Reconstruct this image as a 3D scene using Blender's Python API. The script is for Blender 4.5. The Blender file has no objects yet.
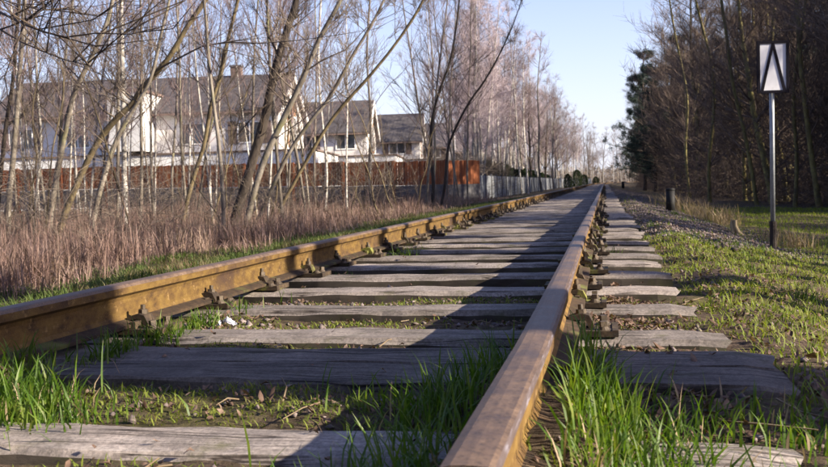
import bpy, math, random
import numpy as np
from mathutils import Vector, Matrix
random.seed(7); RN = np.random.default_rng(7)
SC = bpy.context.scene; COL = SC.collection
R = math.radians

# ---------------------------------------------------------------- camera, sky, sun, exposure
CH = 0.473                                    # camera above the sleeper tops (z = 0); rail top z = 0.17
YAW, PIT, ROL, FPX = 0.2095, 0.0519, -0.0306, 904.6
F_ = np.array([-math.sin(YAW)*math.cos(PIT), math.cos(YAW)*math.cos(PIT), -math.sin(PIT)])
R0 = np.array([math.cos(YAW), math.sin(YAW), 0.0]); U0 = np.cross(R0, F_)
R_ = math.cos(ROL)*R0 + math.sin(ROL)*U0; U_ = -math.sin(ROL)*R0 + math.cos(ROL)*U0
cd = bpy.data.cameras.new('camera'); cam = bpy.data.objects.new('camera', cd); COL.objects.link(cam)
cam.matrix_world = Matrix(((R_[0], U_[0], -F_[0], 0), (R_[1], U_[1], -F_[1], 0), (R_[2], U_[2], -F_[2], CH), (0, 0, 0, 1)))
cd.sensor_width = 36; cd.lens = FPX/828*36; cd.clip_start = 0.02; cd.clip_end = 5000
cd.dof.use_dof = True; cd.dof.focus_distance = 3.2; cd.dof.aperture_fstop = 11
SC.camera = cam
def at(u, v, Y):                              # point of the photograph at distance Y down the line
    d = F_ + R_*(u-414)/FPX - U_*(v-233.5)/FPX
    return np.array([0, 0, CH]) + d*Y/d[1]

SUN_EL = R(23.4); SX, SY = 0.991, -0.130      # direction towards the sun, on the ground
w = bpy.data.worlds.new("World"); SC.world = w; w.use_nodes = True
nt = w.node_tree; nt.nodes.clear()
sky = nt.nodes.new('ShaderNodeTexSky'); sky.sky_type = 'NISHITA'; sky.sun_disc = False
sky.sun_elevation = SUN_EL; sky.sun_rotation = math.atan2(SX, SY)
sky.air_density = 1.0; sky.dust_density = 1.0; sky.ozone_density = 2.5; sky.altitude = 100
bg = nt.nodes.new('ShaderNodeBackground'); bg.inputs['Strength'].default_value = 0.075
wo = nt.nodes.new('ShaderNodeOutputWorld')
tint = nt.nodes.new('ShaderNodeMix'); tint.data_type = 'RGBA'; tint.blend_type = 'MULTIPLY'; tint.inputs[0].default_value = 1; tint.inputs[7].default_value = (1.12, .97, 1.14, 1)
nt.links.new(sky.outputs[0], tint.inputs[6]); tc = nt.nodes.new('ShaderNodeTexCoord'); sz = nt.nodes.new('ShaderNodeSeparateXYZ'); nt.links.new(tc.outputs['Generated'], sz.inputs[0])
om = nt.nodes.new('ShaderNodeMath'); om.operation = 'SUBTRACT'; om.use_clamp = True; om.inputs[0].default_value = 1; nt.links.new(sz.outputs[2], om.inputs[1])
pw_ = nt.nodes.new('ShaderNodeMath'); pw_.operation = 'POWER'; pw_.inputs[1].default_value = 5.5; nt.links.new(om.outputs[0], pw_.inputs[0])
m7 = nt.nodes.new('ShaderNodeMath'); m7.operation = 'MULTIPLY'; m7.inputs[1].default_value = .85; nt.links.new(pw_.outputs[0], m7.inputs[0])
hz = nt.nodes.new('ShaderNodeMix'); hz.data_type = 'RGBA'; nt.links.new(m7.outputs[0], hz.inputs[0]); nt.links.new(tint.outputs[2], hz.inputs[6]); hz.inputs[7].default_value = (4.3, 4.55, 5.3, 1)
nt.links.new(hz.outputs[2], bg.inputs[0]); nt.links.new(bg.outputs[0], wo.inputs[0])
sl = bpy.data.lights.new('sun', 'SUN'); sl.energy = 5.0; sl.angle = R(0.53); sl.color = (1, 0.88, 0.70)
sun = bpy.data.objects.new('sun', sl); COL.objects.link(sun)
ce = math.cos(SUN_EL)
sun.rotation_euler = Vector((SX*ce, SY*ce, math.sin(SUN_EL))).to_track_quat('Z', 'Y').to_euler()
SC.view_settings.view_transform = 'Standard'; SC.view_settings.look = 'None'
SC.view_settings.exposure = 1.65; SC.view_settings.gamma = 1
SC.render.engine = 'CYCLES'
SC.cycles.use_denoising = True; SC.cycles.use_adaptive_sampling = True; SC.cycles.adaptive_threshold = 0.01
SC.cycles.max_bounces = 5; SC.cycles.diffuse_bounces = 3; SC.cycles.transparent_max_bounces = 8

# ---------------------------------------------------------------- materials
def new_mat(name):
    m = bpy.data.materials.new(name); m.use_nodes = True; t = m.node_tree; t.nodes.clear(); return m, t
class NT:
    def __init__(s, t): s.t = t
    def n(s, typ, **k):
        o = s.t.nodes.new(typ)
        for a, b in k.items():
            if a.startswith('i_'):
                key = a[2:]; key = int(key) if key.isdigit() else key.replace('_', ' ')
                o.inputs[key].default_value = b
            else: setattr(o, a, b)
        return o
    def l(s, a, b): s.t.links.new(a, b)
def noise_mat(name, cols, scale=8, rough=0.85, stretch=(1, 1, 1), bump=0.3, bscale=None, spec=0.3, metal=0.0, trans=None,
              detail=6, big=None, space='Generated', bdist=0.004, speck=None):
    """cols: list of (pos, rgb) of a ramp driven by noise; big: (rgb, scale, lo, hi) second patchy colour; speck likewise, fine"""
    m, t = new_mat(name); q = NT(t)
    if space == 'world': co = q.n('ShaderNodeNewGeometry').outputs['Position']
    else: co = q.n('ShaderNodeTexCoord').outputs['Object']
    mp = q.n('ShaderNodeMapping'); mp.inputs['Scale'].default_value = stretch; q.l(co, mp.inputs[0])
    nz = q.n('ShaderNodeTexNoise', i_Scale=scale, i_Detail=detail, i_Roughness=0.65); q.l(mp.outputs[0], nz.inputs['Vector'])
    rp = q.n('ShaderNodeValToRGB'); e = rp.color_ramp.elements
    while len(e) < len(cols): e.new(0.5)
    for i, (p, c) in enumerate(cols): e[i].position = p; e[i].color = (*c, 1)
    q.l(nz.outputs[0], rp.inputs[0]); c = rp.outputs[0]
    for extra in (big, speck):
        if extra:
            rgb, sc, lo, hi = extra
            n2 = q.n('ShaderNodeTexNoise', i_Scale=sc, i_Detail=4, i_Roughness=0.6); q.l(co, n2.inputs['Vector'])
            mr = q.n('ShaderNodeMapRange'); mr.inputs[1].default_value = lo; mr.inputs[2].default_value = hi; q.l(n2.outputs[0], mr.inputs[0])
            mx = q.n('ShaderNodeMix', data_type='RGBA'); q.l(mr.outputs[0], mx.inputs[0]); q.l(c, mx.inputs[6]); mx.inputs[7].default_value = (*rgb, 1)
            c = mx.outputs[2]
    oi = q.n('ShaderNodeObjectInfo'); mr = q.n('ShaderNodeMapRange'); mr.inputs[3].default_value = 0.8; mr.inputs[4].default_value = 1.2
    q.l(oi.outputs['Random'], mr.inputs[0])
    hs = q.n('ShaderNodeHueSaturation'); q.l(mr.outputs[0], hs.inputs['Value']); q.l(c, hs.inputs['Color']); c = hs.outputs[0]
    b = q.n('ShaderNodeBsdfPrincipled'); q.l(c, b.inputs['Base Color']); b.inputs['Roughness'].default_value = rough
    b.inputs['Specular IOR Level'].default_value = spec; b.inputs['Metallic'].default_value = metal
    if bump:
        n3 = q.n('ShaderNodeTexNoise', i_Scale=bscale or scale*3, i_Detail=6, i_Roughness=0.7); q.l(mp.outputs[0], n3.inputs['Vector'])
        bp = q.n('ShaderNodeBump', i_Strength=bump, i_Distance=bdist); q.l(n3.outputs[0], bp.inputs['Height']); q.l(bp.outputs[0], b.inputs['Normal'])
    out = q.n('ShaderNodeOutputMaterial'); s = b.outputs[0]
    if trans:
        tr = q.n('ShaderNodeBsdfTranslucent'); 
        mc = q.n('ShaderNodeMix', data_type='RGBA', blend_type='MULTIPLY'); mc.inputs[0].default_value = 1; q.l(c, mc.inputs[6]); mc.inputs[7].default_value = (1.5, 1.5, 0.7, 1)
        q.l(mc.outputs[2], tr.inputs[0]); ms = q.n('ShaderNodeMixShader'); ms.inputs[0].default_value = trans
        q.l(s, ms.inputs[1]); q.l(tr.outputs[0], ms.inputs[2]); s = ms.outputs[0]
    q.l(s, out.inputs[0]); return m

M = {}
M['bark_grey'] = noise_mat('bark_grey', [(0.3, (.06, .047, .038)), (0.5, (.14, .12, .098)), (0.68, (.25, .222, .19))], 6, stretch=(1, 1, .35), bump=.7, bdist=.02, big=((.16, .16, .06), 1.2, .55, .75))
M['bark_dark'] = noise_mat('bark_dark', [(0.35, (.02, .015, .013)), (0.6, (.055, .042, .033)), (0.8, (.10, .08, .06))], 7, stretch=(1, 1, .35), bump=.8, bdist=.02)
M['bark_olive'] = noise_mat('bark_olive', [(0.3, (.05, .037, .022)), (0.55, (.13, .10, .055)), (0.8, (.22, .18, .10))], 7, stretch=(1, 1, .4), bump=.6, bdist=.02)
M['bark_birch'] = noise_mat('bark_birch', [(0.36, (.04, .034, .03)), (0.44, (.28, .26, .235)), (0.7, (.50, .47, .43))], 5, stretch=(1, 1, 1.6), bump=.4, bdist=.01)
M['bark_moss'] = noise_mat('bark_moss', [(0.3, (.06, .048, .028)), (0.55, (.17, .145, .055)), (0.8, (.30, .27, .09))], 6, stretch=(1, 1, .4), bump=.8, bdist=.02)
M['twig_red'] = noise_mat('twig_red', [(0.3, (.09, .062, .062)), (0.7, (.20, .15, .15))], 3, bump=0)
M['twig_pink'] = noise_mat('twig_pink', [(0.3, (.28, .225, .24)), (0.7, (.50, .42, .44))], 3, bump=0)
M['twig_brown'] = noise_mat('twig_brown', [(0.3, (.07, .053, .042)), (0.7, (.17, .135, .108))], 3, bump=0)
M['twig_dark'] = noise_mat('twig_dark', [(0.3, (.03, .022, .018)), (0.7, (.085, .062, .045))], 3, bump=0)
M['twig_moss'] = noise_mat('twig_moss', [(0.3, (.06, .044, .038)), (0.7, (.17, .125, .10))], 3, bump=0)
M['needles'] = noise_mat('needles', [(0.3, (.012, .024, .022)), (0.7, (.035, .055, .038))], 3, bump=0)
M['thuja'] = noise_mat('thuja', [(0.3, (.010, .018, .008)), (0.7, (.03, .048, .016))], 4, bump=0, trans=.15)
M['rust_side'] = noise_mat('rust_side', [(0.28, (.026, .014, .008)), (0.44, (.088, .048, .013)), (0.6, (.135, .080, .019)), (0.8, (.18, .115, .032))], 11, rough=.8, bump=.9, bdist=.003, bscale=45, stretch=(1, 1.3, 2.2), detail=10,
                           big=((.045, .024, .015), 3.5, .52, .70), speck=((.22, .14, .055), 45, .6, .75), space='world')
M['plate'] = noise_mat('plate', [(0.3, (.015, .010, .008)), (0.55, (.045, .030, .018)), (0.8, (.10, .07, .035))], 25, rough=.8, bump=.6, bdist=.002, big=((.14, .14, .03), 9, .54, .66), space='world')
M['foot'] = noise_mat('rail_foot_dirt', [(0.3, (.018, .012, .008)), (0.55, (.045, .028, .016)), (0.8, (.10, .06, .028))], 30, rough=.85, bump=.7, bdist=.003, space='world', big=((.09, .095, .025), 6, .55, .68))
M['bolt'] = noise_mat('bolt', [(0.3, (.025, .019, .015)), (0.7, (.11, .08, .052))], 40, rough=.6, bump=.5, bdist=.001, space='world')
M['stone'] = noise_mat('stone', [(0.3, (.07, .054, .050)), (0.5, (.15, .118, .11)), (0.7, (.27, .22, .21))], 14, bump=.3, bdist=.003, space='world')
M['leaf'] = noise_mat('leaf', [(0.3, (.03, .017, .012)), (0.5, (.13, .08, .058)), (0.75, (.30, .22, .165))], 16, bump=0, trans=.15, space='world')
M['grass'] = noise_mat('grass', [(0.3, (.022, .052, .005)), (0.5, (.06, .115, .010)), (0.7, (.16, .19, .03))], 14, rough=.5, bump=0, trans=.42, space='world', spec=.4)
M['lawn'] = noise_mat('lawn', [(0.3, (.06, .10, .010)), (0.5, (.15, .19, .024)), (0.72, (.25, .25, .06))], 9, rough=.7, bump=0, trans=.35, space='world', big=((.24, .19, .09), 1.9, .60, .76))
M['verge'] = noise_mat('verge_grass', [(0.3, (.025, .05, .010)), (0.5, (.06, .09, .018)), (0.72, (.12, .125, .045))], 9, rough=.7, bump=0, trans=.3, space='world', big=((.14, .095, .06), 1.4, .5, .66))
M['dry'] = noise_mat('dry', [(0.3, (.11, .062, .05)), (0.5, (.26, .165, .14)), (0.75, (.44, .33, .285))], 7, big=((.36, .27, .21), .9, .52, .66), speck=((.07, .042, .03), 2.5, .52, .72), rough=.8, bump=0, trans=.2, space='world')
M['dead'] = noise_mat('dead', [(0.3, (.16, .11, .065)), (0.7, (.32, .25, .17))], 8, rough=.8, bump=0, trans=.25, space='world')
M['white_wall'] = noise_mat('white_wall', [(0.3, (.56, .55, .54)), (0.7, (.70, .69, .68))], .6, bump=.1, space='world')
M['cream_wall'] = noise_mat('cream_wall', [(0.3, (.72, .68, .65)), (0.7, (.82, .79, .76))], .6, bump=.1, space='world')
M['trim_white'] = noise_mat('trim_white', [(0.3, (.78, .76, .73)), (0.7, (.83, .81, .78))], 1, bump=0)
M['wood_brown'] = noise_mat('wood_brown', [(0.3, (.16, .08, .045)), (0.7, (.30, .16, .09))], 2, bump=0, stretch=(1, 1, .2))
M['glass'] = noise_mat('glass', [(0.3, (.02, .025, .035)), (0.7, (.05, .055, .07))], 1, rough=.08, bump=0, spec=.8)
M['shutter'] = noise_mat('shutter', [(0.3, (.10, .07, .06)), (0.7, (.17, .12, .10))], 2, bump=0)
M['rust_fence'] = noise_mat('rust_fence', [(0.3, (.08, .024, .011)), (0.5, (.18, .055, .020)), (0.75, (.28, .095, .034))], 5, stretch=(6, 6, .25), rough=.8, bump=.3, bdist=.01, space='world')
M['concrete'] = noise_mat('concrete', [(0.3, (.05, .048, .055)), (0.7, (.13, .125, .13))], 2.5, bump=.4, bdist=.01, space='world')
M['pale_metal'] = noise_mat('pale_metal', [(0.3, (.15, .165, .185)), (0.7, (.28, .29, .31))], 3, rough=.5, bump=0, space='world')
M['black'] = noise_mat('black', [(0.3, (.003, .003, .004)), (0.7, (.007, .007, .008))], 6, rough=.7, bump=.1, spec=.3)
M['sign_dark'] = noise_mat('sign_dark', [(0.3, (.006, .0055, .010)), (0.7, (.012, .010, .018))], 20, rough=.9, spec=.1, bump=.1)
M['sign_white'] = noise_mat('sign_white', [(0.3, (.62, .62, .67)), (0.7, (.74, .74, .79))], 6, rough=.4, bump=0, big=((.5, .5, .5), 7, .62, .8))
M['galv'] = noise_mat('galv', [(0.3, (.20, .22, .24)), (0.7, (.32, .34, .36))], 14, rough=.5, metal=.2, bump=.2, bdist=.001)
M['pale_wood'] = noise_mat('pale_wood', [(0.3, (.2, .15, .08)), (0.7, (.4, .31, .18))], 12, stretch=(1, 1, .2), bump=.5)
M['paper'] = noise_mat('paper', [(0.3, (.36, .36, .40)), (0.7, (.44, .44, .48))], 9, bump=0)

def roof_mat():
    m, t = new_mat('roof_tiles'); q = NT(t)
    g = q.n('ShaderNodeNewGeometry').outputs['Position']; sx = q.n('ShaderNodeSeparateXYZ'); q.l(g, sx.inputs[0])
    mu = q.n('ShaderNodeMath', operation='MULTIPLY'); mu.inputs[1].default_value = 4.6; q.l(sx.outputs[2], mu.inputs[0])
    fr = q.n('ShaderNodeMath', operation='FRACT'); q.l(mu.outputs[0], fr.inputs[0])
    m2 = q.n('ShaderNodeMath', operation='MULTIPLY'); m2.inputs[1].default_value = 3.2; q.l(sx.outputs[0], m2.inputs[0])
    f2 = q.n('ShaderNodeMath', operation='PINGPONG'); f2.inputs[1].default_value = .5; q.l(m2.outputs[0], f2.inputs[0])
    ad = q.n('ShaderNodeMath', operation='ADD'); q.l(fr.outputs[0], ad.inputs[0]); q.l(f2.outputs[0], ad.inputs[1])
    nz = q.n('ShaderNodeTexNoise', i_Scale=2.5, i_Detail=5); q.l(g, nz.inputs['Vector'])
    rp = q.n('ShaderNodeValToRGB'); rp.color_ramp.elements[0].position = .3; rp.color_ramp.elements[0].color = (.03, .026, .027, 1)
    rp.color_ramp.elements[1].position = .7; rp.color_ramp.elements[1].color = (.085, .074, .074, 1); q.l(nz.outputs[0], rp.inputs[0])
    b = q.n('ShaderNodeBsdfPrincipled'); b.inputs['Roughness'].default_value = .7; q.l(rp.outputs[0], b.inputs['Base Color'])
    bp = q.n('ShaderNodeBump', i_Strength=.35, i_Distance=.04); q.l(ad.outputs[0], bp.inputs['Height']); q.l(bp.outputs[0], b.inputs['Normal'])
    o = q.n('ShaderNodeOutputMaterial'); q.l(b.outputs[0], o.inputs[0]); return m
M['roof'] = roof_mat()

def head_mat():
    """worn running surface: brown-violet film, a polished strip on the gauge corner, rust at the sides"""
    m, t = new_mat('rail_running_surface'); q = NT(t)
    co = q.n('ShaderNodeNewGeometry').outputs['Position']
    mp = q.n('ShaderNodeMapping'); mp.inputs['Scale'].default_value = (110, 5, 110); q.l(co, mp.inputs[0])
    nz = q.n('ShaderNodeTexNoise', i_Scale=1, i_Detail=8, i_Roughness=.7); q.l(mp.outputs[0], nz.inputs['Vector'])
    n2 = q.n('ShaderNodeTexNoise', i_Scale=9, i_Detail=12, i_Roughness=.78); q.l(co, n2.inputs['Vector'])
    mx0 = q.n('ShaderNodeMath', operation='ADD'); n0 = q.n('ShaderNodeMath', operation='MULTIPLY'); n0.inputs[1].default_value = .28; q.l(nz.outputs[0], n0.inputs[0]); q.l(n0.outputs[0], mx0.inputs[0]); q.l(n2.outputs[0], mx0.inputs[1])
    mr = q.n('ShaderNodeMapRange'); mr.inputs[1].default_value = .44; mr.inputs[2].default_value = .86; q.l(mx0.outputs[0], mr.inputs[0])
    rp = q.n('ShaderNodeValToRGB'); e = rp.color_ramp.elements; e[0].color = (.055, .034, .022, 1); e[1].color = (.155, .10, .066, 1); e[0].position = .2; e[1].position = .85
    q.l(mr.outputs[0], rp.inputs[0])
    vo = q.n('ShaderNodeTexNoise', i_Scale=160, i_Detail=4, i_Roughness=.8); q.l(co, vo.inputs['Vector'])
    vr = q.n('ShaderNodeMapRange'); vr.inputs[1].default_value = .34; vr.inputs[2].default_value = .50; vr.inputs[3].default_value = .35; q.l(vo.outputs[0], vr.inputs[0])
    m9 = q.n('ShaderNodeMapping'); m9.inputs['Scale'].default_value = (9, 260, 9); q.l(co, m9.inputs[0])
    sc_ = q.n('ShaderNodeTexNoise', i_Scale=1, i_Detail=3); q.l(m9.outputs[0], sc_.inputs['Vector'])
    sr = q.n('ShaderNodeMapRange'); sr.inputs[1].default_value = .66; sr.inputs[2].default_value = .72; sr.inputs[3].default_value = 1; sr.inputs[4].default_value = 1.5; q.l(sc_.outputs[0], sr.inputs[0])
    vm = q.n('ShaderNodeMath', operation='MULTIPLY'); q.l(vr.outputs[0], vm.inputs[0]); q.l(sr.outputs[0], vm.inputs[1])
    hs = q.n('ShaderNodeHueSaturation'); q.l(vm.outputs[0], hs.inputs['Value']); q.l(rp.outputs[0], hs.inputs['Color'])
    b = q.n('ShaderNodeBsdfPrincipled'); q.l(hs.outputs[0], b.inputs['Base Color'])
    b.inputs['Metallic'].default_value = .0; b.inputs['Specular IOR Level'].default_value = .5
    r2 = q.n('ShaderNodeMapRange'); r2.inputs[1].default_value = .35; r2.inputs[2].default_value = .7; r2.inputs[3].default_value = .42; r2.inputs[4].default_value = .7
    q.l(n2.outputs[0], r2.inputs[0]); q.l(r2.outputs[0], b.inputs['Roughness'])
    bp = q.n('ShaderNodeBump', i_Strength=.35, i_Distance=.0015); q.l(mx0.outputs[0], bp.inputs['Height']); q.l(bp.outputs[0], b.inputs['Normal'])
    o = q.n('ShaderNodeOutputMaterial'); q.l(b.outputs[0], o.inputs[0]); return m
M['head'] = head_mat()
M['polish'] = noise_mat('rail_polished_corner', [(0.3, (.09, .065, .06)), (0.55, (.13, .10, .10)), (0.7, (.26, .24, .28))], 3, rough=.45, metal=.5, stretch=(60, 5, 60), bump=.2, bdist=.001, space='world')

def sleeper_mat(name, k_):
    m, t = new_mat(name); q = NT(t)
    co = q.n('ShaderNodeTexCoord').outputs['Object']; oi = q.n('ShaderNodeObjectInfo')
    cb = q.n('ShaderNodeCombineXYZ'); ml = q.n('ShaderNodeMath', operation='MULTIPLY'); ml.inputs[1].default_value = 37
    q.l(oi.outputs['Random'], ml.inputs[0]); q.l(ml.outputs[0], cb.inputs[0]); q.l(ml.outputs[0], cb.inputs[1])
    ad = q.n('ShaderNodeVectorMath', operation='ADD'); q.l(co, ad.inputs[0]); q.l(cb.outputs[0], ad.inputs[1])
    mp = q.n('ShaderNodeMapping'); mp.inputs['Scale'].default_value = (1.6, 34, 34); q.l(ad.outputs[0], mp.inputs[0])
    g = q.n('ShaderNodeTexNoise', i_Scale=1, i_Detail=9, i_Roughness=.7); q.l(mp.outputs[0], g.inputs['Vector'])
    rp = q.n('ShaderNodeValToRGB'); e = rp.color_ramp.elements; e.new(.5)
    for i, (p_, c_) in enumerate([(.25, (.12, .10, .086)), (.5, (.235, .20, .178)), (.75, (.32, .28, .25))]): e[i].position = p_; e[i].color = (*c_, 1)
    q.l(g.outputs[0], rp.inputs[0])
    # long dark cracks
    mp2 = q.n('ShaderNodeMapping'); mp2.inputs['Scale'].default_value = (.9, 26, 10); q.l(ad.outputs[0], mp2.inputs[0])
    c2 = q.n('ShaderNodeTexNoise', i_Scale=1, i_Detail=3, i_Roughness=.5, i_Distortion=.6); q.l(mp2.outputs[0], c2.inputs['Vector'])
    s1 = q.n('ShaderNodeMath', operation='SUBTRACT'); s1.inputs[1].default_value = .5; q.l(c2.outputs[0], s1.inputs[0])
    ab = q.n('ShaderNodeMath', operation='ABSOLUTE'); q.l(s1.outputs[0], ab.inputs[0])
    cr = q.n('ShaderNodeMapRange'); cr.inputs[1].default_value = .0; cr.inputs[2].default_value = .03; q.l(ab.outputs[0], cr.inputs[0])
    pm = q.n('ShaderNodeTexNoise', i_Scale=2.2, i_Detail=2); q.l(ad.outputs[0], pm.inputs['Vector'])
    pr = q.n('ShaderNodeMapRange'); pr.inputs[1].default_value = .47; pr.inputs[2].default_value = .53; pr.inputs[3].default_value = 1; pr.inputs[4].default_value = 0; q.l(pm.outputs[0], pr.inputs[0])
    mxx = q.n('ShaderNodeMath', operation='MAXIMUM'); q.l(cr.outputs[0], mxx.inputs[0]); q.l(pr.outputs[0], mxx.inputs[1])
    mc = q.n('ShaderNodeMix', data_type='RGBA'); q.l(mxx.outputs[0], mc.inputs[0]); mc.inputs[6].default_value = (.03, .022, .018, 1); q.l(rp.outputs[0], mc.inputs[7])
    gr = q.n('ShaderNodeTexNoise', i_Scale=95, i_Detail=5, i_Roughness=.75); q.l(ad.outputs[0], gr.inputs['Vector'])
    gm = q.n('ShaderNodeMapRange'); gm.inputs[1].default_value = .35; gm.inputs[2].default_value = .62; gm.inputs[3].default_value = .55; gm.inputs[4].default_value = 1.15; q.l(gr.outputs[0], gm.inputs[0])
    st = q.n('ShaderNodeTexNoise', i_Scale=3.3, i_Detail=6, i_Roughness=.7); q.l(ad.outputs[0], st.inputs['Vector'])
    sg_ = q.n('ShaderNodeMapRange'); sg_.inputs[1].default_value = .35; sg_.inputs[2].default_value = .6; sg_.inputs[3].default_value = .6; sg_.inputs[4].default_value = 1.15; q.l(st.outputs[0], sg_.inputs[0])
    gx_ = q.n('ShaderNodeMath', operation='MULTIPLY'); q.l(gm.outputs[0], gx_.inputs[0]); q.l(sg_.outputs[0], gx_.inputs[1])
    gh = q.n('ShaderNodeHueSaturation'); q.l(gx_.outputs[0], gh.inputs['Value']); q.l(mc.outputs[2], gh.inputs['Color'])
    # moss and soot patches
    mo = q.n('ShaderNodeTexNoise', i_Scale=6, i_Detail=6, i_Roughness=.7); q.l(ad.outputs[0], mo.inputs['Vector'])
    mm = q.n('ShaderNodeMapRange'); mm.inputs[1].default_value = .56; mm.inputs[2].default_value = .72; mm.inputs[4].default_value = .75; q.l(mo.outputs[0], mm.inputs[0])
    m3 = q.n('ShaderNodeMix', data_type='RGBA'); q.l(mm.outputs[0], m3.inputs[0]); q.l(gh.outputs[0], m3.inputs[6]); m3.inputs[7].default_value = (.075, .072, .028, 1)
    hs = q.n('ShaderNodeHueSaturation'); vr = q.n('ShaderNodeMapRange'); vr.inputs[3].default_value = .75*k_; vr.inputs[4].default_value = 1.25*k_
    q.l(oi.outputs['Random'], vr.inputs[0]); q.l(vr.outputs[0], hs.inputs['Value']); q.l(m3.outputs[2], hs.inputs['Color'])
    b = q.n('ShaderNodeBsdfPrincipled'); b.inputs['Roughness'].default_value = .85; b.inputs['Specular IOR Level'].default_value = .25
    q.l(hs.outputs[0], b.inputs['Base Color'])
    sm0 = q.n('ShaderNodeMath', operation='ADD'); q.l(g.outputs[0], sm0.inputs[0]); q.l(gr.outputs[0], sm0.inputs[1]); sm = q.n('ShaderNodeMath', operation='MULTIPLY'); q.l(sm0.outputs[0], sm.inputs[0]); q.l(mxx.outputs[0], sm.inputs[1])
    bp = q.n('ShaderNodeBump', i_Strength=.45, i_Distance=.005); q.l(sm.outputs[0], bp.inputs['Height']); q.l(bp.outputs[0], b.inputs['Normal'])
    o = q.n('ShaderNodeOutputMaterial'); q.l(b.outputs[0], o.inputs[0]); return m
M['sleeper'] = sleeper_mat('weathered_sleeper_wood', 1.0); M['side'] = noise_mat('shaded_sleeper_side', [(0.3, (.022, .017, .013)), (0.55, (.055, .044, .034)), (0.8, (.11, .092, .068))], 9, stretch=(.3, 1, 1), rough=.9, bump=.6, bdist=.005, big=((.048, .046, .020), 5, .54, .70)); M['plank'] = sleeper_mat('dark_plank_wood', .58)  # side faces coloured darker than the tops, shade painted into the wood

def ground_mat():
    m, t = new_mat('ground_soil_and_moss'); q = NT(t)
    co = q.n('ShaderNodeNewGeometry').outputs['Position']
    n1 = q.n('ShaderNodeTexNoise', i_Scale=1.3, i_Detail=8, i_Roughness=.65); q.l(co, n1.inputs['Vector'])
    n2 = q.n('ShaderNodeTexNoise', i_Scale=22, i_Detail=8, i_Roughness=.7); q.l(co, n2.inputs['Vector'])
    soil = q.n('ShaderNodeValToRGB'); e = soil.color_ramp.elements; e[0].position = .3; e[0].color = (.022, .015, .011, 1); e[1].position = .7; e[1].color = (.14, .10, .075, 1)
    q.l(n2.outputs[0], soil.inputs[0])
    moss = q.n('ShaderNodeValToRGB'); e = moss.color_ramp.elements; e[0].position = .3; e[0].color = (.035, .038, .012, 1); e[1].position = .7; e[1].color = (.13, .118, .038, 1)
    q.l(n2.outputs[0], moss.inputs[0])
    mr = q.n('ShaderNodeMapRange'); mr.inputs[1].default_value = .46; mr.inputs[2].default_value = .58; q.l(n1.outputs[0], mr.inputs[0])
    n4 = q.n('ShaderNodeTexNoise', i_Scale=.35, i_Detail=5, i_Roughness=.7); q.l(co, n4.inputs['Vector'])
    m4 = q.n('ShaderNodeMapRange'); m4.inputs[1].default_value = .35; m4.inputs[2].default_value = .6; q.l(n4.outputs[0], m4.inputs[0])
    m5 = q.n('ShaderNodeMath', operation='MULTIPLY'); q.l(mr.outputs[0], m5.inputs[0]); q.l(m4.outputs[0], m5.inputs[1])
    mx = q.n('ShaderNodeMix', data_type='RGBA'); q.l(m5.outputs[0], mx.inputs[0]); q.l(soil.outputs[0], mx.inputs[6]); q.l(moss.outputs[0], mx.inputs[7])
    b = q.n('ShaderNodeBsdfPrincipled'); b.inputs['Roughness'].default_value = .95; b.inputs['Specular IOR Level'].default_value = .1
    q.l(mx.outputs[2], b.inputs['Base Color'])
    bp = q.n('ShaderNodeBump', i_Strength=1, i_Distance=.02); q.l(n2.outputs[0], bp.inputs['Height']); q.l(bp.outputs[0], b.inputs['Normal'])
    o = q.n('ShaderNodeOutputMaterial'); q.l(b.outputs[0], o.inputs[0]); return m
M['ground'] = ground_mat()

# ---------------------------------------------------------------- mesh helpers
class G:
    """collects verts and faces, builds ONE mesh"""
    def __init__(s): s.V = []; s.F = []; s.MI = []; s.n = 0
    def add(s, V, Fs, mi=0):
        V = np.asarray(V, float).reshape(-1, 3); s.V.append(V)
        for f in Fs: s.F.append([i+s.n for i in f]); s.MI.append(mi)
        s.n += len(V)
    def box(s, a, b, mi=0):
        (x0, y0, z0), (x1, y1, z1) = a, b
        s.add([(x0,y0,z0),(x1,y0,z0),(x1,y1,z0),(x0,y1,z0),(x0,y0,z1),(x1,y0,z1),(x1,y1,z1),(x0,y1,z1)],
              [(3,2,1,0),(4,5,6,7),(0,1,5,4),(1,2,6,5),(2,3,7,6),(3,0,4,7)], mi)
    def cyl(s, c, r, z0, z1, n=8, r1=None, mi=0):
        r1 = r if r1 is None else r1
        a = [2*math.pi*i/n for i in range(n)]
        s.add([(c[0]+r*math.cos(t), c[1]+r*math.sin(t), z0) for t in a]+[(c[0]+r1*math.cos(t), c[1]+r1*math.sin(t), z1) for t in a],
              [(i, (i+1) % n, n+(i+1) % n, n+i) for i in range(n)]+[tuple(range(n-1, -1, -1)), tuple(range(n, 2*n))], mi)
    def mesh(s, name, mats, smooth=False):
        me = bpy.data.meshes.new(name); me.from_pydata(np.concatenate(s.V).tolist(), [], s.F); me.validate()
        for m in (mats if isinstance(mats, (list, tuple)) else [mats]): me.materials.append(m)
        if any(s.MI): me.polygons.foreach_set('material_index', s.MI)
        if smooth: me.polygons.foreach_set('use_smooth', [True]*len(me.polygons))
        me.update(); return me
def tri_mesh(name, V, T, mat, smooth=False):
    me = bpy.data.meshes.new(name); V = np.asarray(V, np.float32).reshape(-1, 3); T = np.asarray(T, np.int32).reshape(-1, 3)
    me.vertices.add(len(V)); me.vertices.foreach_set('co', V.ravel())
    me.loops.add(T.size); me.loops.foreach_set('vertex_index', T.ravel())
    me.polygons.add(len(T)); me.polygons.foreach_set('loop_start', np.arange(0, T.size, 3, dtype=np.int32))
    if smooth: me.polygons.foreach_set('use_smooth', np.ones(len(T), bool))
    me.materials.append(mat); me.update(calc_edges=True); return me
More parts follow.
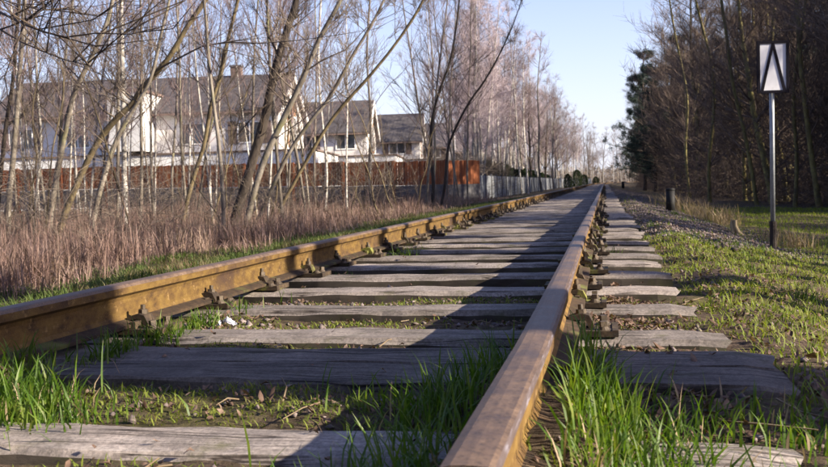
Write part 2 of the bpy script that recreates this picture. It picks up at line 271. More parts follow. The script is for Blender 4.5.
def link(name, data, parent=None, loc=None, **props):
    o = bpy.data.objects.new(name, data); COL.objects.link(o)
    if parent: o.parent = parent
    if loc is not None: o.location = loc
    for k, v in props.items(): o[k] = v
    return o
def thing(name, label, cat, loc=(0, 0, 0), rz=0, group=None):
    o = link(name, None, loc=loc, label=label, category=cat); o.rotation_euler[2] = rz; o.empty_display_size = .1
    if group: o['group'] = group
    return o
def norm(a): return a/np.maximum(np.linalg.norm(a, axis=-1, keepdims=True), 1e-9)

def curve_x(y):                                # the line bends away to the right far down the track
    y = np.asarray(y, float); return np.where(y > 110, (np.maximum(y, 110)-110)**2/800.0, 0.0)
def sm(a, b, x): t = np.clip((x-a)/(b-a), 0, 1); return t*t*(3-2*t)
def vnoise(x, y):
    return (np.sin(x*1.3+y*.7+1)+np.sin(x*-.8+y*1.9+2.3)+np.sin(x*2.7-y*1.1+.4)*.6+np.sin(x*4.9+y*5.3)*.35)/3
XR, XL, XC = -.144, -1.644, -.894
def gz(x, y):
    """ground height (z = 0 is the sleeper tops)"""
    x = np.asarray(x, float); y = np.asarray(y, float); l = x-curve_x(y)
    z = -.036 - .052*sm(3.2, 5.5, y)*sm(.7, .4, l)*sm(-2.3, -2.0, l) - .13*sm(.5, 1.1, l) - .20*sm(1.0, 2.1, l) - .14*sm(2.1, 3.6, l) - .12*sm(3.6, 8, l)
    z = z - .05*sm(-2.2, -2.7, l) - .13*sm(-2.7, -4.0, l) - .11*sm(-4, -6, l)
    out = np.maximum(sm(.6, 2, l), sm(-2.4, -4, l))
    z = z + .014*vnoise(x*3.1, y*3.1)*sm(-2.2,-1.9,l)*1.0 + .006*vnoise(x*4, y*4) + .045*out*vnoise(x*.9, y*.9) + .012*vnoise(x*11, y*11+3)
    z = z + (.010+.010*sm(1.74, 1.8, y))*(1-sm(2.05, 2.15, y))*sm(.42, .36, l)*sm(-2.2, -2.1, l)
    near = 1-sm(2.1, 2.5, y)
    z = z + near*(.070+.012*np.sin(y*9)+.008*np.sin(y*23+x*15))*np.maximum(sm(.19, .075, np.abs(l-XR)), sm(.17, .09, np.abs(l-XL)))
    return z

# ---------------------------------------------------------------- setting: ground
def stretched(a, b, lo, hi, fine, grow=1.09):
    """coordinates from a to b, step `fine` inside lo..hi and growing outside"""
    c = list(np.arange(lo, hi, fine)); s = fine
    while c[-1] < b: s *= grow; c.append(c[-1]+s)
    s = fine; left = []; x = lo
    while x > a: s *= grow; x -= s; left.append(x)
    return np.array(left[::-1]+c)
gx = stretched(-2500, 2500, -2.6, 2.4, .038, 1.06); gy = stretched(-60, 3500, .7, 6, .042, 1.05)
X, Y = np.meshgrid(gx, gy); Z = gz(X, Y)
nx, ny = len(gx), len(gy); idx = np.arange(nx*ny).reshape(ny, nx)
a, b, c, d = idx[:-1, :-1].ravel(), idx[:-1, 1:].ravel(), idx[1:, 1:].ravel(), idx[1:, :-1].ravel()
link('ground', tri_mesh('ground', np.stack([X, Y, Z], -1), np.concatenate([np.stack([a, b, c], 1), np.stack([a, c, d], 1)]), M['ground'], True), kind='structure')

# ---------------------------------------------------------------- railway track
track = thing('railway_track', 'single railway track with rusty steel rails on grey weathered wooden sleepers', 'railway track')
# rail profile: x, z from the sleeper top, clockwise; edge materials
hp = [(-.0335, .136, 0), (-.0345, .158, 0), (-.030, .1665, 1), (-.018, .170, 1), (0, .1708, 1), (.024, .1694, 1), (.0300, .1665, 2), (.0345, .158, 0),
      (.0335, .136, 0), (.012, .124, 0), (.0075, .112, 0), (.0075, .058, 0), (.016, .046, 3), (.0625, .034, 3), (.0625, .023, 3),
      (-.0625, .023, 3), (-.0625, .034, 3), (-.016, .046, 0), (-.0075, .058, 0), (-.0075, .112, 0), (-.012, .124, 0)]
def rail_piece(x0, ya, yb, step, wob):
    g = G(); ys = np.arange(ya, yb, step).tolist()+[yb]; n = len(hp); V = []
    for y in ys:
        cx = float(curve_x(y)); dz = wob*math.sin(y*1.7+x0)*.5; dx = wob*math.sin(y*.9+2*x0) - (.012*max(0, 1.7-y) if x0 == XR else 0)
        for (px, pz, _) in hp: V.append((x0+cx+px+dx, y, pz+dz))
    F = []; mi = []
    for i in range(len(ys)-1):
        for k in range(n):
            F.append((i*n+k, i*n+(k+1) % n, (i+1)*n+(k+1) % n, (i+1)*n+k)); mi.append(hp[k][2])
    g.add(V, F); g.MI = mi
    g.F.append(list(range(n-1, -1, -1))); g.MI.append(3); g.F.append([(len(ys)-1)*n+k for k in range(n)]); g.MI.append(3)
    me = g.mesh('rail', [M['rust_side'], M['head'], M['polish'] if x0 == XR else M['head'], M['foot']])
    return me
for x0, first in ((XR, .945), (XL, .55)):
    cuts = [-4, first]+[first+15*k for k in range(1, 16)]
    for a0, b0 in zip(cuts[:-1], cuts[1:]):
        link('rail', rail_piece(x0, a0+.003, b0-.003, .25 if b0 < 20 else .8, .0015), track, label='rusty steel rail with brown worn top')

def sleeper_mesh(seed, L=2.5, W=.215, H=.15, flat=False):
    r = random.Random(seed); g = G(); n = 30; V = []
    prof = [(-.5, -1), (-.5, -.36), (-.47, -.14), (-.385, -.02), (-.12, .006), (.12, .006), (.385, -.02), (.47, -.14), (.5, -.36), (.5, -1)]
    if flat: prof = [(-.5, -1), (-.5, -.22), (-.495, -.04), (-.47, 0), (-.15, .0), (.15, .0), (.47, 0), (.495, -.04), (.5, -.22), (.5, -1)]
    m = len(prof); ph = [r.uniform(0, 6) for _ in range(8)]
    for i in range(n+1):
        s = i/n; x = (s-.5)*L; en = max(0, abs(s-.5)*2-.93)/.07
        for k, (py, pz) in enumerate(prof):
            wy = W*(1+.018*math.sin(x*4+ph[k % 8])-.10*en); zz = pz*H
            if pz > -.5: zz += r.uniform(-.0022, .0022)+.003*math.sin(x*5+ph[(k+3) % 8])+.0015*math.sin(x*13+k*2+ph[1]) - .006*en*r.random() - .006*en
            V.append((x+(r.uniform(-.014, .014) if i in (0, n) else 0), py*wy+(r.uniform(-.004, .004) if abs(py) > .3 else 0), zz))
    F = [(i*m+k, (i+1)*m+k, (i+1)*m+k+1, i*m+k+1) for i in range(n) for k in range(m-1)]
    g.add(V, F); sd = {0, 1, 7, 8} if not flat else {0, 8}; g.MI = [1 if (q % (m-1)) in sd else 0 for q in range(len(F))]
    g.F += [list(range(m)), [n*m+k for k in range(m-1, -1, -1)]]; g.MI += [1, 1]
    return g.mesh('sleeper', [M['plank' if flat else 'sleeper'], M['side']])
SLM = [sleeper_mesh(k) for k in range(8)]; SLF = [sleeper_mesh(40+k, 2.56, .222, .17, True) for k in range(2)]
# fastenings: ribbed plate, clips, hook bolts with nuts, coach screws
g = G(); g.box((-.185, -.08, 0), (.185, .08, .018)); 
for s in (-1, 1): g.box((s*.078-.009, -.07, .018), (s*.078+.009, .07, .042)); g.box((s*.185-.018 if s > 0 else -.185, -.08, .018), (.185 if s > 0 else -.167, .08, .021))
PLATE = g.mesh('base_plate', M['plate'])
g = G(); g.box((-.066, -.08, 0), (.185, .08, .018)); g.box((.069, -.07, .018), (.087, .07, .042)); g.box((.167, -.08, .018), (.185, .08, .021)); PLATE1 = g.mesh('base_plate', M['plate'])
def clip_mesh():
    g = G(); w_ = .028
    P = [(.034, .052), (.058, .060), (.078, .064), (.098, .058), (.112, .030), (.112, .018), (.096, .018), (.088, .043), (.06, .045), (.034, .0395)]
    n = len(P); g.add([(x, -w_, z) for x, z in P]+[(x, w_, z) for x, z in P], [(i, (i+1) % n, n+(i+1) % n, n+i) for i in range(n)]+[list(range(n-1, -1, -1)), list(range(n, 2*n))])
    return g.mesh('clip', M['plate'])
CLIP = clip_mesh()
g = G(); g.cyl((0, 0), .0095, .02, .108, 8, .009); g.cyl((0, 0), .021, .0615, .066, 12); g.cyl((0, 0), .017, .067, .072, 10); g.cyl((0, 0), .0185, .0725, .089, 6, .0175); HBOLT = g.mesh('hook_bolt', M['bolt'])
g = G(); g.cyl((0, 0), .023, .018, .023, 12); g.cyl((0, 0), .019, .023, .032, 12, .0125); g.box((-.0095, -.0095, .031), (.0095, .0095, .048)); SCREW = g.mesh('coach_screw', M['bolt'])
def full_fastening(slp, xr, dy=0, seed=0):
    r = random.Random(seed); ox = xr-XC
    link('base_plate', PLATE1 if xr == XR else PLATE, slp, (ox, dy, .003))
    for s in (-1, 1):
        if (r.random() < .06 and seed > 16) or (xr == XR and s < 0): continue
        o = link('clip', CLIP, slp, (ox, dy, .003)); o.scale[0] = s; o.rotation_euler[2] = 0
        o = link('hook_bolt', HBOLT, slp, (ox+s*.078, dy, r.uniform(-.002, .006))); o.rotation_euler = (r.uniform(-.12, .12), r.uniform(-.12, .12), r.uniform(0, 3)); o.scale = (.9, .9, r.uniform(.82, .98))
        for t_ in (-1, 1):
            if r.random() < .12 and seed > 12: continue
            o = link('coach_screw', SCREW, slp, (ox+s*.142, dy+t_*.048, r.uniform(-.001, .004))); o.rotation_euler = (r.uniform(-.06, .06), r.uniform(-.06, .06), r.uniform(0, 3))
# one joined mesh for far fastenings
g = G(); g.box((-.185, -.08, 0), (.185, .08, .018))
for s in (-1, 1):
    g.box((s*.075-.035, -.028, .018), (s*.075+.035, .028, .062)); g.cyl((s*.078, 0), .018, .062, .112, 6)
    for t_ in (-1, 1): g.cyl((s*.142, t_*.048), .018, .018, .055, 5)
FAST = g.mesh('rail_fastening', M['bolt'])
g = G(); g.box((-.066, -.08, 0), (.185, .08, .018)); g.box((.04, -.028, .018), (.11, .028, .062)); g.cyl((.078, 0), .018, .062, .112, 6); g.cyl((.142, .048), .018, .018, .055, 5); g.cyl((.142, -.048), .018, .018, .055, 5); FAST1 = g.mesh('rail_fastening', M['bolt'])
ys = [-.95, -.32, .34, 1.0, 1.60]
S = [(y_, 'n') for y_ in ys]+[(2.215, 'twin'), (2.441, 'twin')]
y_ = 2.78
for y_ in (2.86, 3.47, 4.09, 4.71): S.append((y_, 'n'))
y_ = 4.71
while len(S) < 296: y_ += .62; S.append((y_, 'n'))
for i, (y_, k) in enumerate(S):
    r = random.Random(i*7+1); cx = float(curve_x(y_)); me = SLF[i % 2] if k == 'twin' else SLM[r.randrange(8)]
    o = link('sleeper', me, track, (XC+cx-.03+r.uniform(-.04, .03), y_, r.uniform(-.006, .003)))
    o.rotation_euler = (r.uniform(-.01, .01), r.uniform(-.004, .004), r.uniform(-.008, .008)-(y_-110)/400*(y_ > 110))
    if k == 'twin':
        o.location = (XC+.03, y_, 0.004); o.rotation_euler = (0, 0, 0); o['label'] = 'broad flat plank sleeper of a doubled pair, cracked along the grain'
        if y_ > 2.2: continue
        for xr in (XR, XL): full_fastening(o, xr-.03, .11, i)
        continue
    if k == 'n' and r.random() < .5: o.rotation_euler[2] += math.pi*0
    if y_ < 1.9: continue
    if y_ < 14:
        for xr in (XR, XL): full_fastening(o, xr, r.uniform(-.01, .01), i)
    elif y_ < 75:
        for xr in (XR, XL): link('rail_fastening', FAST1 if xr == XR else FAST, o, (xr-XC, 0, .003))

# ---------------------------------------------------------------- trees
def tube(P, rad, n, V, T, off):
    P = np.asarray(P, float); rad = np.asarray(rad, float); k = len(P)
    t = np.gradient(P, axis=0); t = norm(t); up = np.array([.31, .17, .93]) if abs(t[0, 2]) < .9 else np.array([1., .1, 0])
    a = norm(np.cross(t, up)); b = np.cross(t, a); an = np.arange(n)*2*np.pi/n
    ring = P[:, None, :] + rad[:, None, None]*(np.cos(an)[None, :, None]*a[:, None, :] + np.sin(an)[None, :, None]*b[:, None, :])
    V.append(ring.reshape(-1, 3)); i = np.arange(k-1)[:, None]*n; j = np.arange(n)[None, :]; j2 = (j+1) % n
    A, B, C_, D = (i+j+off).ravel(), (i+j2+off).ravel(), (i+n+j2+off).ravel(), (i+n+j+off).ravel()
    T.append(np.stack([A, B, C_], 1)); T.append(np.stack([A, C_, D], 1)); return off+k*n
def sticks(P0, P1, P2, r0, r2):
    """many thin 3-sided two-segment twigs at once"""
    n = len(P0); d = norm(P2-P0); up = np.tile([.3, .2, .93], (n, 1)); a = norm(np.cross(d, up)+1e-6); b = np.cross(d, a)
    an = np.array([0, 2.094, 4.189]); off = np.cos(an)[None, :, None]*a[:, None, :]+np.sin(an)[None, :, None]*b[:, None, :]
    r0 = np.broadcast_to(r0, (n,))[:, None, None]; r2 = np.broadcast_to(r2, (n,))[:, None, None]
    V = np.concatenate([P0[:, None]+off*r0, P1[:, None]+off*(r0*.6+r2*.4), P2[:, None]+off*r2], 1)
    t = []
    for s in (0, 3):
        for j in range(3): j2 = (j+1) % 3; t += [(s+j, s+j2, s+3+j2), (s+j, s+3+j2, s+3+j)]
    T = np.array(t)[None]+(np.arange(n)*9)[:, None, None]
    return V.reshape(-1, 3), T.reshape(-1, 3)
def make_tree(seed, path, rad, nb=26, t0=.3, blen=.33, up=.55, nsub=7, ntw=6, droop=0., tw_len=.45, tw_r=.0045, sides=7, extra=None, bend=.35, brr=1.0):
    """returns (trunk arrays, crown arrays). path: trunk polyline, rad: radii along it"""
    r = np.random.default_rng(seed); path = np.asarray(path, float)
    t = np.linspace(0, 1, len(path)); tt = np.linspace(0, 1, max(10, len(path)*3))
    fine = np.stack([np.interp(tt, t, path[:, k]) for k in range(3)], 1)
    for _ in range(2): fine[1:-1] = (fine[:-2]+2*fine[1:-1]+fine[2:])/4
    Hh = np.linalg.norm(path[-1]-path[0]); 
    jit = np.cumsum(r.normal(0, .006*Hh/8, (len(fine), 2)), 0); jit -= jit[0]; fine[:, :2] += jit*.6
    rr = np.interp(tt, np.linspace(0, 1, len(rad)), rad); rr[0] *= 1.35; rr = rr*(1+r.normal(0, .04, len(rr)))
    tv, tT = [], []; tube(fine, rr, sides, tv, tT, 0)
    cv, cT = [], []; off = 0
    S0, SD, SL = [], [], []
    starts = [(u_, None) for u_ in np.sort(r.uniform(t0, .98, nb))]
    if extra: starts += [(None, e) for e in extra]
    for u_, e in starts:
        if e is None:
            p0 = np.array([np.interp(u_, tt, fine[:, k]) for k in range(3)]); a_ = r.uniform(0, 2*np.pi); up_ = up*r.uniform(.6, 1.3)
            d0 = norm(np.array([np.cos(a_), np.sin(a_), up_])); L = Hh*blen*(1.15-u_)*r.uniform(.55, 1.15)
            k = 6; s = np.linspace(0, 1, k)[:, None]
            bendv = np.array([r.normal(0, .2), r.normal(0, .2), bend*r.uniform(.2, 1.2)])
            P = p0 + d0*L*s + bendv*L*s**2*.6 + np.cumsum(r.normal(0, .022*L, (k, 3)), 0)*(s > 0)
            r0 = float(np.interp(u_, tt, rr))*r.uniform(.3, .5)
        else:
            P, r0 = np.asarray(e[0], float), e[1]; L = np.linalg.norm(P[-1]-P[0]); k = len(P)
        r0 = r0*brr; off = tube(P, np.linspace(r0, max(.0035, r0*.18), k), 4, cv, cT, off)
        m = max(3, int(nsub*(.6+L/2.2))) if L < 3.5 else int(nsub*(1.6+L/4))
        s = r.uniform(.15, 1, m); ii = s*(k-1); i0 = np.minimum(ii.astype(int), k-2); f = (ii-i0)[:, None]
        p = P[i0]*(1-f)+P[i0+1]*f; d = norm(P[i0+1]-P[i0]); rd = norm(r.normal(0, 1, (m, 3)))
        S0.append(p); SD.append(norm(d*.9+rd*.75+np.array([0, 0, .25-droop*.5]))); SL.append(L*r.uniform(.18, .42, m)*(1.15-.5*s))
    S0, SD, SL = np.concatenate(S0), np.concatenate(SD), np.concatenate(SL)[:, None]
    SL = np.minimum(SL, 1.6)
    mid = S0+SD*SL*.5+r.normal(0, .04, SD.shape)*SL; end = S0+SD*SL+np.array([0, 0, .12-.35*droop])*SL+r.normal(0, .07, SD.shape)*SL
    v, T_ = sticks(S0, mid, end, .004+.0045*SL[:, 0], .0028); cv.append(v); cT.append(T_+off); off += len(v)
    m = len(S0)*ntw; k_ = np.repeat(np.arange(len(S0)), ntw); s = r.uniform(.1, 1, m)[:, None]
    p = np.where(s < .5, S0[k_]+(mid[k_]-S0[k_])*s*2, mid[k_]+(end[k_]-mid[k_])*(s-.5)*2)
    d = norm(SD[k_]*.8+norm(r.normal(0, 1, (m, 3)))*.7+np.array([0, 0, .3-droop*1.1])); L = (tw_len*r.uniform(.4, 1.3, m))[:, None]
    e_ = p+d*L+np.array([0, 0, -.35*droop])*L
    v, T_ = sticks(p, p+d*L*.5+np.array([0, 0, .02])*L, e_, tw_r, tw_r*.45); cv.append(v); cT.append(T_+off)
    return (np.concatenate(tv), np.concatenate(tT)), (np.concatenate(cv), np.concatenate(cT))
def tree_meshes(name, bark, twig, **k):
    (a_, b_), (c_, d_) = make_tree(**k)
    return tri_mesh('trunk', a_, b_, M[bark], True), tri_mesh('crown', c_, d_, M[twig])
PLACED = []
def put_tree(name, meshes, loc, rz, s, label, group=None, tilt=(0, 0), cat='tree'):
    o = thing(name, label, cat, loc, rz, group); o.scale = (s, s, s) if np.isscalar(s) else s; o.rotation_euler[0], o.rotation_euler[1] = tilt
    for nm, me in zip(('trunk', 'crown'), meshes): link(nm, me, o)
    if group: PLACED.append((o, np.array(loc, float), tilt))
    return o
def straight(seed, H, wob=.25, lean=0.):
    r = np.random.default_rng(seed); z = np.linspace(0, H, 8); q_ = np.cumsum(r.normal(0, wob*.3, (8, 2)), 0); q_ -= q_[0]; q_[:, 0] += lean*z
    return np.column_stack([q_, z])
BIR = [tree_meshes('birch', 'bark_birch', 'twig_red', seed=s_, path=straight(s_, h_, .22, ln), rad=[.062, .055, .045, .03, .012], nb=30, t0=.28, blen=.23, up=1.3, nsub=5, ntw=6, droop=.35, tw_len=.55)
       for s_, h_, ln in ((11, 12, .02), (12, 13, .08), (13, 10.5, -.04))]
GRY = [tree_meshes('slender', 'bark_grey', 'twig_red', seed=s_, path=straight(s_, h_, .35, ln), rad=[.08, .07, .055, .035, .012], nb=26, t0=.22, blen=.30, up=1.0, nsub=5, ntw=6, droop=.1, tw_len=.5)
       for s_, h_, ln in ((21, 12, .10), (22, 11, .0), (23, 13, .16))]
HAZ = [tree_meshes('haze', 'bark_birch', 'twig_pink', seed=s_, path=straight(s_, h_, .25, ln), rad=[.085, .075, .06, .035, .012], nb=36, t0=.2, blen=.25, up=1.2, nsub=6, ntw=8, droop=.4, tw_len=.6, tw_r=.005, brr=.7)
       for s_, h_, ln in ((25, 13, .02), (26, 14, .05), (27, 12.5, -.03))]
SPR = [tree_meshes('spreading', 'bark_dark', 'twig_brown', seed=s_, path=straight(s_, h_, .3, ln), rad=[.15, .13, .10, .05, .015], nb=30, t0=.16, blen=.45, up=.9, nsub=6, ntw=6, droop=0, tw_len=.55)
       for s_, h_, ln in ((31, 11, .0), (32, 12.5, .04))]
FOR = [tree_meshes('forest', 'bark_moss', 'twig_moss', seed=s_, path=straight(s_, h_, .4, ln), rad=[.15, .13, .10, .06, .015], nb=44, t0=.08, blen=.34, up=.75, nsub=7, ntw=8, droop=.05, tw_len=.6, tw_r=.007)
       for s_, h_, ln in ((41, 13, .03), (42, 12, .0), (43, 14, -.05), (44, 11, .08))]
SAP = [tree_meshes('sapling', 'bark_olive', 'twig_brown', seed=s_, path=straight(s_, h_, .3, ln), rad=[.022, .018, .013, .006], nb=14, t0=.12, blen=.28, up=1.4, nsub=3, ntw=4, droop=0, tw_len=.35, tw_r=.003, sides=5)
       for s_, h_, ln in ((51, 4.2, .15), (52, 5, -.12), (53, 3.4, .3))]

def pine_meshes(seed, H, t0=.25):
    r = np.random.default_rng(seed); p = straight(seed, H, .2); (tv, tT), (bv, bT) = make_tree(seed, p, [.17, .15, .1, .03], nb=52, t0=t0, blen=.27, up=.25, nsub=6, ntw=1, tw_len=.3)
    pts = bv[r.integers(len(bv)//3, len(bv), 2400)]; n = 15
    c = np.repeat(pts, n, 0)+r.normal(0, .10, (len(pts)*n, 3)); d = norm(r.normal(0, 1, c.shape)+[0, 0, .3])*r.uniform(.10, .22, (len(c), 1)); s_ = norm(np.cross(d, r.normal(0, 1, c.shape)))*.018
    V = np.stack([c-s_, c+s_, c+d], 1).reshape(-1, 3); T_ = np.arange(len(V)).reshape(-1, 3)
    return tri_mesh('trunk', tv, tT, M['bark_dark'], True), tri_mesh('crown', V, T_, M['needles']), tri_mesh('branches', bv, bT, M['bark_dark'])
PIN = [pine_meshes(61, 13, .12), pine_meshes(62, 11, .05)]
def thuja_meshes(seed, H, W):
    r = np.random.default_rng(seed); n = 5200; z = r.uniform(.02, 1, n); a_ = r.uniform(0, 2*np.pi, n)
    prof = np.where(z < .15, .8+z*1.3, (1-((z-.15)/.85)**4)**.6); lump = 1+.16*np.sin(a_*3+z*9+seed)+.12*np.sin(a_*7-z*17)
    rad_ = W*prof*lump*r.uniform(.45, 1.22, n)**.8+.02
    c = np.column_stack([rad_*np.cos(a_), rad_*np.sin(a_), z*H]); d = norm(np.column_stack([np.cos(a_), np.sin(a_), r.uniform(.4, 2, n)])+r.normal(0, .35, (n, 3)))*r.uniform(.07, .16, (n, 1))
    s_ = norm(np.cross(d, r.normal(0, 1, c.shape)))*.028
    return tri_mesh('crown', np.stack([c-s_, c+s_, c+d], 1).reshape(-1, 3), np.arange(n*3).reshape(-1, 3), M['thuja']), tri_mesh('trunk', *make_tree(seed, [(0, 0, 0), (0, 0, H*.85)], [.05, .02], nb=6, nsub=2, ntw=1)[0], M['bark_dark'])
THU = [thuja_meshes(71, 2.6, .62), thuja_meshes(72, 2.2, .7)]

def trunk_px(pts, widths, Yd, seed, bark, twig, name, label, group=None, more_branch=None, dy=0., cont=3.5, **k):
    """a hand-placed tree: its trunk follows picture points (base first) at distance Yd; the base stands on the ground"""
    P = [at(u, v, Yd+dy*i) for i, (u, v) in enumerate(pts)]
    b = P[0].copy(); b[2] = float(gz(b[0], b[1]))-.08; 
    if P[0][2] > b[2]+.05: P = [b]+P
    else: P[0] = b
    d = norm(P[-1]-P[-2]); d = norm(d+np.array([0, 0, .4]))
    P += [P[-1]+d*cont*.5, P[-1]+norm(d+np.array([0, 0, .2]))*cont]
    base = P[0].copy(); P = np.array(P)-base
    n = len(P); rad = np.array([np.interp(i/(n-1), np.linspace(0, .75, len(widths)), widths) for i in range(n)])*Yd/FPX/2*.74
    rad[-2] *= .6; rad[-1] = .012
    ex = None
    if more_branch: ex = [([at(u, v, Yd+q_)-base for (u, v, q_) in path_], w_*Yd/FPX/2) for path_, w_ in more_branch]
    kk = dict(brr=.65, nb=19, t0=.30, blen=.25, up=.9, nsub=5, ntw=6, tw_len=.4, tw_r=.004, sides=9); kk.update(k)
    (a_, b_), (c_, d_) = make_tree(seed, P, rad, extra=ex, **kk)
    o = thing(name, label, 'tree', tuple(base), 0, group)
    link('trunk', tri_mesh('trunk', a_, b_, M[bark], True), o); link('crown', tri_mesh('crown', c_, d_, M[twig]), o)
    return o
LT = [
 dict(pts=[(6, 246), (8, 200), (13, 150), (18, 90), (21, 50), (24, 0)], widths=[11, 8, 7, 6], Yd=15, bark='bark_grey', twig='twig_red', label='pale grey trunk standing nearest the left edge of the thicket'),
 dict(pts=[(-6, 238), (0, 180), (6, 120), (12, 90), (17, 30), (19, 0)], widths=[7, 6, 5], Yd=16, bark='bark_dark', twig='twig_dark', label='dark thin trunk just behind the pale grey edge trunk'),
 dict(pts=[(49, 222), (55, 185), (61, 153), (67, 120), (74, 90), (90, 59), (105, 28), (113, 0)], widths=[9, 8.5, 7.5, 6], Yd=17, bark='bark_grey', twig='twig_brown', label='grey-brown trunk bending right above the rusty fence'),
 dict(pts=[(58, 234), (77, 185), (98, 141), (118, 117), (134, 104), (140, 91), (155, 75), (173, 54), (189, 23), (207, 0)], widths=[10, 9.5, 8.5, 7], Yd=16, bark='bark_olive', twig='twig_brown',
      label='long trunk leaning steeply right across the left house', more_branch=[([(160, 68, 0), (171, 62, -.1), (202, 46, -.2), (227, 42, -.3), (262, 43, -.4), (299, 40, -.5), (330, 36, -.6)], 4.5)]),
 dict(pts=[(90, 236), (97, 200), (106, 165), (118, 132), (133, 107), (150, 80), (158, 40), (168, 0)], widths=[9, 8, 6, 4], Yd=15.6, bark='bark_grey', twig='twig_brown', label='second leaning grey-brown trunk crossing the long one'),
 dict(pts=[(33, 234), (37, 181), (41, 141), (38, 100), (36, 50), (33, 0)], widths=[4.5, 4, 3.5], Yd=19, bark='bark_birch', twig='twig_red', label='thin white birch between pale and bending trunks', droop=.3),
 dict(pts=[(126, 240), (125, 200), (124, 150), (123, 100), (122, 50), (121, 0)], widths=[8.5, 7.5, 7, 5.5], Yd=18, bark='bark_birch', twig='twig_red', label='upright pale birch trunk in front of the left house', droop=.3),
 dict(pts=[(117, 238), (118, 180), (118, 120), (119, 60), (117, 0)], widths=[5, 4.5, 3.5], Yd=20, bark='bark_grey', twig='twig_red', label='thin grey trunk close beside the upright pale birch'),
 dict(pts=[(89, 225), (92, 173), (96, 124), (101, 80), (108, 40), (112, 0)], widths=[4, 3.5, 3], Yd=21, bark='bark_birch', twig='twig_red', label='slim white birch behind the two leaning trunks', droop=.3),
 dict(pts=[(140, 236), (142, 180), (141, 110), (142, 50), (140, 0)], widths=[5, 4.5, 4, 3], Yd=22, bark='bark_grey', twig='twig_brown', label='straight brown-grey trunk before the white stair tower'),
 dict(pts=[(180, 236), (191, 182), (205, 144), (210, 107), (217, 87), (222, 64), (227, 38), (238, 0)], widths=[6.5, 6, 5.5, 4.5], Yd=17.5, bark='bark_olive', twig='twig_brown', label='sinuous yellowish trunk in front of the tiled roof'),
 dict(pts=[(230, 240), (236, 215), (243, 192), (256, 151), (266, 120), (270, 95), (279, 56), (289, 26), (298, 0)], widths=[15, 14, 12, 9], Yd=17, bark='bark_dark', twig='twig_dark', label='thickest dark trunk leaning right before the white gable',
      more_branch=[([(272, 100, 0), (262, 108, -.1), (250, 120, -.2), (235, 138, -.3), (215, 160, -.3)], 3.5), ([(279, 56, 0), (270, 38, 0), (262, 20, .1), (250, 0, .2)], 3.5), ([(276, 76, 0), (292, 62, 0), (305, 44, .1), (330, 30, .1)], 3)]),
 dict(pts=[(243, 243), (253, 196), (263, 162), (277, 134), (291, 103), (303, 80), (321, 33), (342, 0)], widths=[10, 9.5, 8, 6], Yd=16.6, bark='bark_grey', twig='twig_brown', label='light brown leaning trunk beside the thickest dark one',
      more_branch=[([(305, 72, 0), (322, 60, 0), (345, 50, 0), (372, 22, 0), (390, 0, 0)], 3.5)]),
 dict(pts=[(252, 244), (262, 210), (276, 178), (291, 148), (312, 118), (330, 98), (352, 55), (372, 24), (384, 0)], widths=[6, 5.5, 5, 3.5], Yd=17.6, bark='bark_grey', twig='twig_brown', label='slender curved trunk rightmost of the leaning trio'),
 dict(pts=[(268, 238), (290, 190), (308, 158), (331, 120), (348, 100), (365, 82), (390, 51), (408, 26), (424, 0)], widths=[5.5, 5, 4.5, 3.5], Yd=19, bark='bark_olive', twig='twig_brown', label='long slanting stem sweeping over the second gable'),
 dict(pts=[(432, 212), (434, 180), (430, 150), (432, 120), (440, 90), (452, 60), (458, 20)], widths=[5, 4.2, 3.4, 2.6], Yd=29, bark='bark_dark', twig='twig_dark', label='dark many-branched trunk before the rusty fence corner', blen=.34, nb=22),
 dict(pts=[(440, 212), (446, 180), (446, 150), (456, 125), (470, 100), (486, 80)], widths=[4, 3.4, 2.6], Yd=29.5, bark='bark_dark', twig='twig_dark', label='second dark stem by the rusty fence corner, forking right', blen=.34, nb=18),
 dict(pts=[(325, 222), (328, 170), (322, 120), (318, 60), (322, 0)], widths=[3.5, 3.2, 2.6], Yd=24, bark='bark_birch', twig='twig_red', label='thin birch in front of the first gable', droop=.3),
 dict(pts=[(372, 216), (368, 170), (372, 120), (366, 60), (370, 0)], widths=[3.5, 3.2, 2.6], Yd=27, bark='bark_grey', twig='twig_red', label='thin grey stem before the second gable'),
 dict(pts=[(-70, 260), (-72, 200), (-60, 120), (-55, 60), (-50, 0)], widths=[16, 14, 12, 9], Yd=12, bark='bark_dark', twig='twig_dark', label='dark tree at the left border reaching a twiggy bough over the thicket',
      more_branch=[([(-56, 10, 0), (-30, 4, -1), (0, 12, -2), (24, 24, -2.6), (45, 32, -3), (66, 37, -3.2), (95, 33, -3.3), (130, 34, -3.4), (160, 27, -3.4)], 5),
                   ([(-56, 20, 0), (-30, 22, -1), (0, 29, -2), (22, 42, -2.6), (45, 52, -3), (66, 60, -3.2), (92, 66, -3.3)], 4), ([(-58, 0, 0), (-20, -10, -1), (10, 2, -2), (40, 10, -2.6), (80, 6, -3)], 3)]),
]
for i, k in enumerate(LT): trunk_px(seed=100+i, name='bare_tree', **k)

def left_ok(x, y): return True
r = random.Random(5)
